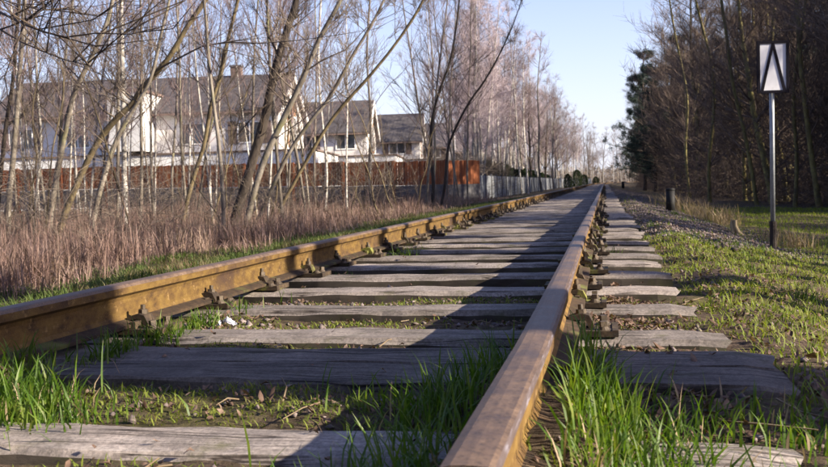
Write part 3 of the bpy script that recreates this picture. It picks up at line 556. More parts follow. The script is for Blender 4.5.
# thicket of thin trees between the track and the fences
for i in range(36):
    y_ = 15+r.random()**1.2*26; x_ = -5.2-(y_-14)*.05-r.random()**.8*(y_*.55)
    fam = r.choice([('birch_tree', BIR, 'thin bare birch in the thicket between track and rusty fence', 'thin birches in the thicket before the rusty fence'),
                    ('slender_tree', GRY, 'thin bare grey-barked tree in the thicket between track and rusty fence', 'thin grey trees in the thicket before the rusty fence')])
    if fam[0] == 'birch_tree' and y_ < 24: fam = ('slender_tree', GRY, 'thin bare grey-barked tree in the thicket between track and rusty fence', 'thin grey trees in the thicket before the rusty fence')
    put_tree(fam[0], r.choice(fam[1]), (x_, y_, float(gz(x_, y_))-.05), r.uniform(0, 6.28), (.45, .45, r.uniform(.5, .9)), fam[2], fam[3], (r.uniform(-.06, .06), r.uniform(-.05, .14)))
for i in range(16):
    y_ = 17+r.random()*18; x_ = -6.0-r.random()*(y_*.5)
    put_tree('birch_tree', r.choice(BIR), (x_, y_, float(gz(x_, y_))-.05), r.uniform(0, 6.28), (.42, .42, r.uniform(.7, .95)), 'thin', 'thin birches in the thicket before the rusty fence', (r.uniform(-.05, .05), r.uniform(-.05, .12)))
for i in range(44):
    y_ = 12+r.random()**1.2*26; x_ = -4.9-r.random()*(y_*.5)
    put_tree('sapling', r.choice(SAP), (x_, y_, float(gz(x_, y_))-.03), r.uniform(0, 6.28), r.uniform(.5, 1.15), 'spindly bare sapling rising out of the dry left undergrowth', 'saplings in the dry undergrowth', (r.uniform(-.15, .15), r.uniform(-.1, .3)))
for i in range(7):
    y_ = 30+i*1.4; p = at(426+i*7, 205, y_)
    put_tree('slender_tree', GRY[i % 3], (p[0], y_, float(gz(p[0], y_))-.05), i*2.1, (.55, .55, .8), 'thin', 'thin grey trees in the thicket before the rusty fence', (r.uniform(-.05, .05), r.uniform(-.02, .12)))
# tall trees further along the left side
for i in range(84):
    y_ = 58+r.random()**1.1*190; x_ = float(curve_x(y_))-5.0-abs(r.gauss(0, 1))*(3.2 if y_ > 55 else 2.5)-(.6 if y_ < 60 else 0)
    if -6.9 < x_-float(curve_x(y_)) < -6.0: x_ -= 1.2
    if y_ > 150: x_ = float(curve_x(y_))-5.6-abs(r.gauss(0, 1))*6
    fam = r.choice([('birch_tree', BIR), ('birch_tree', BIR), ('slender_tree', GRY)])
    lab = 'tall bare birch with purple-brown twigs along the pale fence' if fam[0] == 'birch_tree' else 'tall bare grey tree along the pale fence'
    put_tree(fam[0], r.choice(fam[1]), (x_, y_, float(gz(x_, y_))-.05), r.uniform(0, 6.28), r.uniform(.85, 1.2), lab, ('tall birches' if fam[0] == 'birch_tree' else 'tall grey trees')+' along the pale fence', (r.uniform(-.04, .04), r.uniform(-.04, .06)))
for i, (u, v, y_, s_) in enumerate([(545, 188, 105, 1.0), (556, 187, 128, 1.05), (590, 185, 190, .95), (531, 189, 84, .8)]):
    p = at(u, v, y_)
    put_tree('spreading_tree', SPR[i % 2], (p[0], y_, -.4), i*1.7, s_, ['dark spreading tree behind the pale fence, wide forked crown', 'second dark spreading tree further along the pale fence', 'spreading tree at the far end of the line of trees', 'small spreading tree at the near end of the thuja row'][i])
for i in range(40):
    y_ = 46+r.random()**1.15*110; y_ = max(y_, 52); x_ = float(curve_x(y_))-6.9-r.random()**1.2*min(12, max(.5, .165*y_-6.9))
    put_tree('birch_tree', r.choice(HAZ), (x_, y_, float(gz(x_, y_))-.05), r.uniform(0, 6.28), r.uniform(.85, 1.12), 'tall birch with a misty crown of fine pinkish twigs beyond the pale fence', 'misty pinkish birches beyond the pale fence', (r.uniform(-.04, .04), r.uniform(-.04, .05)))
# trees round the houses and beyond
for i in range(24):
    y_ = r.uniform(70, 240); x_ = -r.uniform(34, 75)
    put_tree('garden_tree', r.choice(GRY+SPR), (x_, y_, -.4), r.uniform(0, 6.28), r.uniform(.8, 1.2), 'bare tree standing behind the row of white houses', 'bare trees behind the houses')

# thuja row behind the pale fence
for i in range(34):
    y_ = 58+i*1.9; x_ = -7.6+float(curve_x(y_))+r.uniform(-.2, .2); s_ = r.uniform(.75, 1.0)
    put_tree('thuja_shrub', THU[i % 2], (x_, y_, -.4), r.uniform(0, 6), (s_, s_, s_*r.uniform(.8, 1.05)), 'dark green thuja in the clipped row behind the pale fence', 'thujas behind the pale fence', cat='shrub')
for i, (u, y_, s_) in enumerate([(577, 128, .95), (584, 140, .85), (568, 112, .7), (596, 150, .7)]):
    p = at(u, 184, y_)
    put_tree('thuja_shrub', THU[i % 2], (p[0], y_, -.4), i, s_, ['tall green thuja near the end of the pale fence', 'taller green thuja farthest along the pale fence', 'dark low thuja just before the two tall ones', 'small dark evergreen beside the track in the distance'][i], cat='shrub')

# ---------------------------------------------------------------- forest on the right
def edge_x(y): return (4.6+max(0., 45-y)*.19)+float(curve_x(y))
for i in range(150):
    y_ = 25+150*r.random()**1.7; x_ = edge_x(y_)+abs(r.gauss(0, 1))*(4.5+y_*.03)
    put_tree('forest_tree', r.choice(FOR), (x_, y_, float(gz(x_, y_))-.1), r.uniform(0, 6.28), r.uniform(.65, 1.02), 'bare mossy tree in the dark wood right of the track', 'bare trees of the wood right of the track', (r.uniform(-.07, .07), r.uniform(-.10, .07)))
for i, (u, v, y_, s_, k_) in enumerate([(645, 186, 82, .95, 0), (656, 186, 74, .95, 1), (645, 185, 118, 1.0, 1), (683, 190, 70, .9, 0), (815, 205, 44, 1.1, 1), (770, 200, 52, 1.15, 0)]):
    p = at(u, v, y_)
    o = put_tree('pine_tree', PIN[k_], (p[0], y_, -.5), i, s_, ['dark pine standing out at the left edge of the wood', 'pine just right of the edge pine in the wood', 'farther dark pine at the very end of the wood', 'pine among bare trees left of the sign', 'tall pine in the wood at the right border', 'pine crown rising above the sign'][i])
    link('branches', PIN[k_][2], o)
for i, (y_, l_, s_) in enumerate([(78, 5.6, .8), (84, 5.0, .7), (92, 4.8, .85), (101, 4.6, .8), (110, 5.0, .9), (121, 4.4, .85), (134, 4.6, .9)]):
    o = put_tree('pine_tree', PIN[i % 2], (l_+float(curve_x(y_)), y_, -.5), i*1.3, s_, 'bushy dark evergreen along the track side of the wood', 'evergreens along the track side of the wood', cat='tree'); link('branches', PIN[i % 2][2], o)
# unseen evergreens added behind the viewpoint to block sky light and deepen shade
for i in range(26):
    x_ = -34+i*2.2+r.uniform(-.8, .8); y_ = -9-r.random()*9
    if x_ > 16: y_ -= 6
    o = put_tree('pine_tree', PIN[i % 2], (x_, y_, float(gz(x_, y_))-.1), r.uniform(0, 6), r.uniform(.8, 1.15), 'dark evergreen in the wood behind the viewpoint', 'added unseen evergreens behind the viewpoint'); link('branches', PIN[i % 2][2], o)
# hand-placed mossy trunks at the wood's edge
RT = [dict(pts=[(757, 206), (752, 170), (744, 130), (733, 90), (728, 50), (722, 10)], widths=[5, 4.5, 4], Yd=34, label='mossy yellow-green trunk leaning left behind the sign'),
      dict(pts=[(820, 212), (812, 160), (806, 110), (800, 60), (797, 0)], widths=[7, 6, 5], Yd=31, label='mossy trunk right of the sign leaning left'),
      dict(pts=[(795, 210), (798, 160), (792, 100), (800, 40), (806, 0)], widths=[5, 4.5, 3.5], Yd=32, label='thin mossy trunk close to the right of the sign'),
      dict(pts=[(710, 205), (708, 160), (716, 110), (712, 60), (700, 20)], widths=[4.5, 4, 3], Yd=38, label='thin olive trunk left of the sign at the wood edge'),
      dict(pts=[(690, 200), (684, 150), (690, 100), (678, 50), (672, 20)], widths=[3.5, 3, 2.5], Yd=48, label='slim trunk at the wood edge above the black bollard')]
for i, k in enumerate(RT): trunk_px(seed=200+i, name='mossy_tree', bark='bark_moss', twig='twig_moss', nb=34, t0=.12, blen=.34, tw_len=.6, tw_r=.006, **k)
# bare trees beside the viewpoint, outside the picture, whose trunks shade the track
def shade_tree(x, y0, w_, seed, label, Hh=9, lean=0.):
    yb = y0-.13*x; (a_, b_), (c_, d_) = make_tree(seed, [(0, 0, 0), (0, lean*.3, Hh*.3), (0, lean*.6, Hh*.6), (0, lean, Hh)], [w_*.5, w_*.48, w_*.42, .05], nb=14, t0=.62, blen=.28, up=1.0, nsub=4, ntw=4, sides=12)
    o = thing('bare_tree', label, 'tree', (x, yb, float(gz(x, yb))-.1)); link('trunk', tri_mesh('trunk', a_, b_, M['bark_grey'], True), o); link('crown', tri_mesh('crown', c_, d_, M['twig_brown']), o)
shade_tree(6.2, 2.22, .80, 301, 'broad-trunked tree on the right bank nearest the viewpoint')
shade_tree(7.4, 4.30, .20, 302, 'slim tree right of the broad-trunked one on the bank')
shade_tree(6.6, 4.88, .56, 303, 'stout tree second along the right bank')
shade_tree(8.2, 6.30, .26, 304, 'medium tree third along the right bank')
shade_tree(7.2, 7.08, .18, 305, 'thin tree fourth along the right bank')
shade_tree(9.0, 8.1, .26, 306, 'medium tree fifth along the right bank')
shade_tree(8.0, 9.3, .30, 307, 'medium tree sixth along the right bank', lean=.6)
shade_tree(9.4, 10.6, .24, 308, 'slim tree seventh along the right bank', lean=-.4)
shade_tree(9.8, 12.2, .38, 309, 'stout tree eighth along the right bank', lean=.3)
shade_tree(10.2, 14.4, .30, 310, 'medium tree ninth along the right bank', lean=-.3)
shade_tree(10.8, 16.4, .40, 311, 'stout tree tenth along the right bank', lean=.3)
for i in range(13):
    x_ = r.uniform(11, 30); y0 = r.uniform(10.5, 27); y_ = y0-.13*x_
    if x_ < .25*y_+1.5: continue
    put_tree('forest_tree', r.choice(FOR), (x_, y_, -.7), r.uniform(0, 6), r.uniform(.7, 1.0), 'bare tree in the open strip right of the field', 'bare trees right of the field', (r.uniform(-.05, .05), r.uniform(-.05, .05)))
# distant trees closing the view
for i in range(60):
    y_ = r.uniform(250, 420); x_ = r.uniform(-60, 95)
    put_tree('distant_tree', r.choice(GRY+SPR+BIR), (x_, y_, -.5), r.uniform(0, 6), r.uniform(.25, .42), 'bare brown tree in the far tree line closing the view', 'far tree line')

# ---------------------------------------------------------------- vegetation masses
def blades(P, h, w_, lean, az=None, rng=RN):
    n = len(P); az = rng.uniform(0, 2*np.pi, n) if az is None else az
    d = np.column_stack([np.cos(az), np.sin(az), np.zeros(n)]); wa = az+np.pi/2+rng.normal(0, .5, n)
    s = np.column_stack([np.cos(wa), np.sin(wa), np.zeros(n)])*(w_[:, None]/2); h = h[:, None]; k = lean[:, None]; V = []
    for t, q_ in ((0, .8), (.4, 1), (.75, .65)):
        c = P+np.array([0, 0, 1])*h*(t-.45*k*t*t)+d*h*k*t*t
        V += [c-s*q_, c+s*q_]
    V.append(P+np.array([0, 0, 1])*h*(1-.5*k)+d*h*k)
    V = np.stack(V, 1); T_ = np.array([(0, 1, 3), (0, 3, 2), (2, 3, 5), (2, 5, 4), (4, 5, 6)])[None]+(np.arange(n)*7)[:, None, None]
    return V.reshape(-1, 3), T_.reshape(-1, 3)
def stuff(name, V, T_, mat, **p): return link(name, tri_mesh(name, V, T_, mat), kind='stuff', **p)
def spots(n, xa, xb, ya, yb, pw=1.0, thr=None, rng=RN):
    y = ya+(yb-ya)*rng.random(n)**pw; x = rng.uniform(xa, xb, n)
    if thr is not None:
        keep = vnoise(x*2.1+5, y*2.1)+rng.normal(0, .25, n) > thr; x, y = x[keep], y[keep]
    return x, y
def on_ground(x, y, dz=-.006): return np.column_stack([x, y, gz(x, y)+dz])
near_ties = np.array([s_[0] for s_ in S])
def clear_of_sleepers(x, y):
    l = x-curve_x(y); d = np.min(np.abs(y[:, None]-near_ties[None, :60]), 1); return ~((d < .13) & (l > -2.18) & (l < .42))
# lawn on the right bank
x, y = spots(170000, .36, 6.5, .7, 30, 1.7, -.6); k = clear_of_sleepers(x, y) & ((x < 2.6+y*.25)) & ~((x > .36) & (x < 2.1-.02*y) & (y > 9) & (RN.random(len(x)) < .95)) & ((y < 12) | (RN.random(len(x)) < .35)); x, y = x[k], y[k]
hh = RN.uniform(.02, .055, len(x))*(1+y*.03)
V, T_ = blades(on_ground(x, y), hh, RN.uniform(.0022, .0045, len(x))*(1+y*.09), RN.uniform(.2, .9, len(x)))
stuff('short_grass', V, T_, M['lawn'], label='short patchy grass on the right bank', category='grass')
# green strip left of the far rail
x, y = spots(110000, -4.45, -2.3, 2.5, 36, 1.5, -.05); k = clear_of_sleepers(x, y); x, y = x[k], y[k]
V, T_ = blades(on_ground(x, y), RN.uniform(.04, .12, len(x)), RN.uniform(.003, .006, len(x))*(1+y*.05), RN.uniform(.2, .9, len(x)))
stuff('verge_grass', V, T_, M['verge'], label='green grass strip behind the left rail', category='grass')
# moss and low grass between the sleepers
x, y = spots(90000, -1.55, .42, .4, 12, 1.6, -.3); k = clear_of_sleepers(x, y); x, y = x[k], y[k]
V, T_ = blades(on_ground(x, y), RN.uniform(.012, .038, len(x)), RN.uniform(.002, .004, len(x))*(1+y*.08), RN.uniform(.3, 1.1, len(x)))
stuff('bay_grass', V, T_, M['lawn'], label='low grass and moss between the sleepers', category='grass')
# lush tufts
def tuft(cx, cy, rx, ry, n, h0, h1, name='grass_tuft', w0=.003, w1=.0062):
    ry_ = RN.normal(0, .5, n)*ry+cy; rx_ = RN.normal(0, .5, n)*rx+cx
    k = np.ones(n, bool)
    for xr in (XR, XL): k &= np.abs(rx_-xr) > .068
    rx_, ry_ = rx_[k], ry_[k]; m = len(rx_)
    return blades(on_ground(rx_, ry_), RN.uniform(h0, h1, m), RN.uniform(w0, w1, m), RN.uniform(.1, .75, m))
def tuft_mass(name, label, items):
    Vs, Ts, o = [], [], 0
    for it in items: v, t = tuft(*it); Vs.append(v); Ts.append(t+o); o += len(v)
    stuff(name, np.concatenate(Vs), np.concatenate(Ts), M['grass'], label=label, category='grass')
tuft_mass('lush_grass', 'lush green grass close against the right side of the near rail', [(.05, 1.42, .16, .36, 640, .05, .15), (-.02, 1.75, .10, .25, 260, .08, .18), (.08, 1.1, .22, .25, 420, .05, .12), (-.03, 2.0, .05, .1, 60, .10, .20), (.30, 1.8, .3, .12, 180, .04, .10), (.45, 1.5, .25, .3, 260, .04, .09), (.55, 1.9, .2, .2, 160, .04, .10)])
tuft_mass('lush_grass', 'dark green grass clump in the shade between sleepers and near rail', [(-.33, 1.35, .10, .35, 260, .07, .16), (-.34, 1.85, .08, .22, 170, .08, .17), (-.28, 2.2, .06, .25, 110, .08, .17), (-.42, 1.05, .14, .3, 150, .06, .14), (-.5, 1.9, .16, .15, 60, .04, .1)])
tuft_mass('lush_grass', 'bright green grass clump against the left rail at the near corner', [(-1.40, 1.74, .20, .17, 1000, .08, .17), (-1.52, 2.1, .08, .2, 160, .06, .12), (-1.22, 1.72, .18, .16, 260, .04, .10), (-1.44, 2.42, .06, .15, 120, .07, .16), (-1.45, 2.78, .06, .12, 120, .06, .15), (-1.48, 3.1, .05, .15, 90, .05, .12)])
Vs, Ts, o = [], [], 0
for it in [(.06, 1.4, .26, .5, 170, .04, .12), (-.36, 1.5, .16, .6, 50, .04, .10), (-1.38, 1.78, .26, .26, 90, .04, .12), (.5, 1.7, .4, .4, 110, .03, .08)]:
    v, t = tuft(*it); Vs.append(v); Ts.append(t+o); o += len(v)
stuff('dead_blades', np.concatenate(Vs), np.concatenate(Ts), M['dead'], label='bent straw-coloured dead blades mixed into the lush tufts', category='grass')
its = []
for i in range(70):
    y_ = 1.5+r.random()**1.6*16; x_ = r.choice([r.uniform(.45, 3.2), r.uniform(.45, 1.4), -1.52, r.uniform(-1.5, -1.3), r.uniform(-3.6, -2.2)])
    its.append((x_, y_, .08, .08, 36, .04, .11))
tuft_mass('scattered_tufts', 'scattered small grass tufts on the banks', its)
its = [(-1.47, 3.95+.1, .05, .09, 40, .04, .12), (-1.42, 6.4, .10, .25, 130, .08, .2), (.04, 6.3, .08, .3, 110, .05, .14), (.1, 4.9, .06, .1, 30, .03, .08)]
tuft_mass('scattered_tufts', 'small grass tufts growing by the rail fastenings', its)
# dry red-brown undergrowth on the left
def stems(n, xa, xb, ya, yb, pw, h0, h1, w0, w1, lean, rng=RN, xfun=None):
    y = ya+(yb-ya)*rng.random(n)**pw; x = rng.uniform(0, 1, n)
    x = xa+(xb-xa)*x if xfun is None else xfun(x, y)
    h = rng.uniform(h0, h1, n)*(.55+.75*np.clip(.5+vnoise(x*1.7, y*1.1), 0, 1)); return blades(on_ground(x, y), h, rng.uniform(w0, w1, n)*(1+y*.04), np.abs(rng.normal(0, lean*1.6, n)))
Vs, Ts, o = [], [], 0
for a_ in [dict(n=52000, xa=0, xb=0, ya=5, yb=40, pw=1.35, h0=.12, h1=.52, w0=.0035, w1=.007, lean=.35, xfun=lambda u_, y_: -4.45-.3*np.sin(y_*1.9)-(y_-5)*.02-u_**1.3*(2.5+y_*.38)),
           dict(n=5000, xa=0, xb=0, ya=9, yb=42, pw=1.2, h0=.4, h1=.95, w0=.003, w1=.006, lean=.22, xfun=lambda u_, y_: -5.6-(y_-5)*.025-u_**1.2*(2.5+y_*.45)),
           dict(n=9000, xa=0, xb=0, ya=4, yb=40, pw=1.4, h0=.08, h1=.3, w0=.004, w1=.007, lean=.6, xfun=lambda u_, y_: -3.85-.3*np.sin(y_*1.9)-u_*(1.3+y_*.05))]:
    v, t = stems(**a_); Vs.append(v); Ts.append(t+o); o += len(v)
stuff('dry_undergrowth', np.concatenate(Vs), np.concatenate(Ts), M['dry'], label='dense reddish dry stems and grass along the left bank', category='undergrowth')
# tangle of thin twigs: left thicket and right wood floor
def tangle(n, fx, ya, yb, pw, h0, h1, L0, L1, rad_, rng=RN, flat=.6):
    y = ya+(yb-ya)*rng.random(n)**pw; x = fx(rng.random(n), y); z = gz(x, y)+h0+(h1-h0)*rng.random(n)**1.6
    p = np.column_stack([x, y, z]); d = norm(rng.normal(0, 1, (n, 3))*[1, 1, flat]+[0, 0, .35]); L = rng.uniform(L0, L1, (n, 1))
    q_ = p+d*L*.5+rng.normal(0, .08, (n, 3))*L; e_ = q_+norm(d+rng.normal(0, .35, (n, 3)))*L*.5
    return sticks(p, q_, e_, rad_*(1+y*.012), rad_*.45)
V, T_ = tangle(4500, lambda u_, y_: -5.0-(y_-5)*.03-u_**1.2*(2+y_*.45), 9, 42, 1.2, 0, 1.3, .4, 1.3, .003)
stuff('thicket', V, T_, M['twig_brown'], label='tangled bare twigs of the left thicket', category='undergrowth')
V, T_ = tangle(7000, lambda u_, y_: -6.3-u_*4.5, 46, 64, 1.0, 0, 2.2, .5, 2.0, .0045)
stuff('thicket', V, T_, M['twig_brown'], label='bushy twigs in front of the pale fence', category='undergrowth')
ex = np.vectorize(edge_x)
V, T_ = tangle(26000, lambda u_, y_: ex(y_)-.3+u_**1.5*9, 25, 130, 1.6, 0, 3.0, .6, 2.4, .006)
stuff('wood_underbrush', V, T_, M['twig_moss'], label='dark tangle of branches at the foot of the wood', category='undergrowth')
V, T_ = tangle(16000, lambda u_, y_: ex(y_)+6+u_*26, 22, 200, 1.2, 0, 9.0, 1.5, 5, .02)
stuff('wood_depth', V, T_, M['twig_dark'], label='mass of branches deep in the wood', category='woods')
V, T_ = tangle(14000, lambda u_, y_: -70+u_*190, 240, 440, 1.0, 0, 5.0, 2, 5, .02)
stuff('far_thicket', V, T_, M['twig_brown'], label='far brown thicket at the end of the line', category='woods')
# pale dead grass
its = [(1.85, 19.6, .25, .5, 130, .2, .5), (1.75, 17.2, .3, .5, 170, .2, .5), (1.9, 15.6, .25, .4, 140, .15, .45), (2.15, 12.6, .2, .3, 80, .1, .3), (2.1, 10.9, .22, .25, 120, .12, .34), (1.6, 23, .4, 1.5, 220, .2, .6), (2.2, 18, .3, .8, 120, .15, .4)]
Vs, Ts, o = [], [], 0
for it in its: v, t = tuft(*it, w0=.006, w1=.011); Vs.append(v); Ts.append(t+o); o += len(v)
stuff('dead_grass', np.concatenate(Vs), np.concatenate(Ts), M['dead'], label='pale dead grass tufts along the gravel edge', category='grass')

# stones
def stones(n, fx, ya, yb, pw, s0, s1, rng=RN):
    y = ya+(yb-ya)*rng.random(n)**pw; x = fx(rng.random(n), y); k = clear_of_sleepers(x, y); x, y = x[k], y[k]; n = len(x)
    s = rng.uniform(s0, s1, (n, 1, 1)); o = np.array([(1, 0, 0), (-1, 0, 0), (0, 1, 0), (0, -1, 0), (0, 0, 1), (0, 0, -1)], float)[None]
    v = o*s*rng.uniform(.55, 1.2, (n, 6, 1))*np.array([1, .85, .65])+rng.normal(0, .18, (n, 6, 3))*s
    a_ = rng.uniform(0, 6.28, n); ca, sa = np.cos(a_)[:, None], np.sin(a_)[:, None]
    v = np.stack([v[..., 0]*ca-v[..., 1]*sa, v[..., 0]*sa+v[..., 1]*ca, v[..., 2]], -1)
    v += np.column_stack([x, y, gz(x, y)+s[:, 0, 0]*.25])[:, None]
    T_ = np.array([(0, 2, 4), (2, 1, 4), (1, 3, 4), (3, 0, 4), (2, 0, 5), (1, 2, 5), (3, 1, 5), (0, 3, 5)])[None]+(np.arange(n)*6)[:, None, None]
    return v.reshape(-1, 3), T_.reshape(-1, 3)
V, T_ = stones(15000, lambda u_, y_: .38+u_*(1.75)+curve_x(y_), 8.6, 60, 1.6, .008, .024)
stuff('ballast_gravel', V, T_, M['stone'], label='pinkish grey ballast gravel beside the sleepers', category='gravel')
V, T_ = stones(3000, lambda u_, y_: -1.56+u_**4*1.9, 2.9, 30, 1.5, .010, .026)
stuff('ballast_gravel', V, T_, M['stone'], label='small pinkish stones between the sleepers along the left rail', category='gravel')
V, T_ = stones(2600, lambda u_, y_: -1.6+u_*4.2, .8, 9, 1.3, .006, .016)
stuff('ballast_gravel', V, T_, M['stone'], label='scattered small stones on the near ground', category='gravel')
# leaf litter
def litter(n, fx, ya, yb, pw, s0, s1, rng=RN):
    y = ya+(yb-ya)*rng.random(n)**pw; x = fx(rng.random(n), y); k = clear_of_sleepers(x, y) | (rng.random(n) < .02); x, y = x[k], y[k]; n = len(x)
    z = gz(x, y); onS = ~clear_of_sleepers(x, y); z = np.where(onS, .008, z+rng.uniform(.002, .018, n))
    s = rng.uniform(s0, s1, (n, 1, 1)); base = np.array([(-1, 0, 0), (-.3, .45, 0), (.5, .38, 0), (1, 0, 0), (.45, -.4, 0), (-.35, -.42, 0), (0, 0, 0)], float)[None]*s
    base = base*rng.uniform(.7, 1.2, (n, 7, 1)); base[..., 2] += rng.normal(0, .28, (n, 7))*s[..., 0]
    a_ = rng.uniform(0, 6.28, n); ca, sa = np.cos(a_)[:, None], np.sin(a_)[:, None]; tl = rng.normal(0, .45, (n, 1))
    v = np.stack([base[..., 0]*ca-base[..., 1]*sa, base[..., 0]*sa+base[..., 1]*ca, base[..., 2]+base[..., 0]*tl], -1)+np.column_stack([x, y, z])[:, None]
    v[..., 2] = np.maximum(v[..., 2], (z-.006)[:, None])
    T_ = np.array([(6, i_, (i_+1) % 6) for i_ in range(6)])[None]+(np.arange(n)*7)[:, None, None]
    return v.reshape(-1, 3), T_.reshape(-1, 3)
Vs, Ts, o = [], [], 0
for a_ in [(7000, lambda u_, y_: -1.55+u_*2.0, .8, 8, 1.5, .005, .015), (6000, lambda u_, y_: .42+u_**1.4*3.5, .9, 12, 1.5, .007, .02), (1800, lambda u_, y_: -1.58+np.abs(RN.normal(0, .12, len(u_))), 1.6, 8, 1.2, .007, .019),
           (2600, lambda u_, y_: -.06+np.abs(RN.normal(0, .16, len(u_))), 1.3, 5, 1.0, .008, .022)]:
    v, t = litter(*a_); Vs.append(v); Ts.append(t+o); o += len(v)
stuff('leaf_litter', np.concatenate(Vs), np.concatenate(Ts), M['leaf'], label='dry brown fallen leaves around the sleepers', category='leaves')
# dry sticks lying about
n = 260; y = .9+RN.random(n)**1.3*7; x = RN.uniform(-1.55, 2.0, n); a_ = RN.uniform(0, 6.28, n); L = RN.uniform(.04, .22, n); k = clear_of_sleepers(x, y)
p = on_ground(x, y, .012)[k]; d = np.column_stack([np.cos(a_), np.sin(a_), RN.normal(0, .06, n)])[k]*L[k][:, None]
V, T_ = sticks(p, p+d*.5+RN.normal(0, .006, p.shape), p+d, .0028, .0015); stuff('fallen_twigs', V, T_, M['dead'], label='pale dry twigs lying on the ground', category='twigs')

# ---------------------------------------------------------------- fences
ff = thing('rusty_fence', 'long rust-brown board fence on a grey concrete plinth before the houses', 'fence', (0, 0, 0))
def board_panel(seed, L=2.5, H=1.12):
    rr_ = random.Random(seed); g = G(); x = 0.06
    while x < L-.08:
        w_ = .118; t = rr_.uniform(-.012, .012); g.box((x, -.012+t, 0), (x+w_, .012+t, H+rr_.uniform(-.015, .015))); x += w_+.008
    g.box((.04, .014, .2), (L-.04, .05, .28)); g.box((.04, .014, H-.28), (L-.04, .05, H-.2)); return g.mesh('fence_panel', M['rust_fence'])
BP = [board_panel(k) for k in range(4)]
def plinth_panel():
    g = G(); g.box((.05, -.03, -.45), (2.45, .03, .48)); g.box((.05, -.045, .40), (2.45, -.032, .47)); g.box((.05, -.045, -.02), (2.45, -.032, .03)); return g.mesh('plinth_panel', M['concrete'])
PP = plinth_panel(); g = G(); g.box((-.06, -.06, -.6), (.06, .06, 1.74)); FP = g.mesh('fence_post', M['rust_fence'])
pts = [(-5.9, 43.6), (-7.25, 41.7)]
x_ = -7.25
while x_ > -70: x_ -= 2.5; pts.append((x_, 41.7+.0*x_))
for i, ((xa, ya), (xb, yb)) in enumerate(zip(pts[:-1], pts[1:])):
    L = math.hypot(xb-xa, yb-ya); an = math.atan2(yb-ya, xb-xa)+math.pi; zt = .12+min(.33, max(0, (-xa-6)*.018))
    kk = L/2.5; lab = 'bright orange-brown end panel at the fence corner' if i == 0 else None
    o = link('fence_panel', BP[i % 4], ff, (xb, yb, .40+zt)); o.rotation_euler[2] = an; o.scale[0] = kk
    if lab: o['label'] = lab
    o = link('plinth_panel', PP, ff, (xb, yb, zt-.1)); o.rotation_euler[2] = an; o.scale[0] = kk
    o = link('fence_post', FP, ff, (xb, yb, zt-.16)); o.rotation_euler[2] = an
pf = thing('pale_picket_fence', 'low pale grey-white picket fence running along the left of the track', 'fence')
def picket_panel(seed, L=2.5):
    rr_ = random.Random(seed); g = G(); x = .05
    while x < L-.05: g.box((x, -.012, -.28), (x+.085, .012, .92+rr_.uniform(-.01, .01))); x += .125
    g.box((.0, .014, 0), (L, .045, .07)); g.box((.0, .014, .65), (L, .045, .72)); return g.mesh('fence_panel', M['pale_metal'])
PK = [picket_panel(k) for k in range(3)]; g = G(); g.box((-.05, -.05, -.6), (.05, .05, 1.02)); PQ = g.mesh('fence_post', M['concrete'])
for i in range(48):
    y_ = 44+i*2.5; x_ = -6.05+float(curve_x(y_)); x2 = -6.05+float(curve_x(y_+2.5)); an = math.atan2(2.5, x2-x_)
    o = link('fence_panel', PK[i % 3], pf, (x_, y_, 0)); o.rotation_euler[2] = an
    o = link('fence_post', PQ, pf, (x_, y_, 0)); o.rotation_euler[2] = an

# ---------------------------------------------------------------- houses
def window(par, x, y, z, w_, h_, face, wood='trim_white'):
    """face 's': wall looking to -y at y; face 'e': wall looking to +x at x"""
    g = G(); t = .08; gp = G(); d0, d1 = .0, .06
    def bx(gg, a0, a1, z0, z1, p0, p1):
        if face == 's': gg.box((a0, y-p1, z0), (a1, y-p0, z1))
        else: gg.box((x+p0, a0, z0), (x+p1, a1, z1))
    c0 = (x if face == 's' else y)-w_/2; c1 = c0+w_
    bx(g, c0, c0+t, z, z+h_, -.05, d1); bx(g, c1-t, c1, z, z+h_, -.05, d1); bx(g, c0+t, c1-t, z, z+t, -.05, d1); bx(g, c0+t, c1-t, z+h_-t, z+h_, -.05, d1); bx(g, (c0+c1)/2-.03, (c0+c1)/2+.03, z+t, z+h_-t, -.05, d1-.01)
    bx(gp, c0+t, c1-t, z+t, z+h_-t, -.04, .02)
    f = link('window', g.mesh('window', M[wood]), par); link('pane', gp.mesh('pane', M['glass']), f)
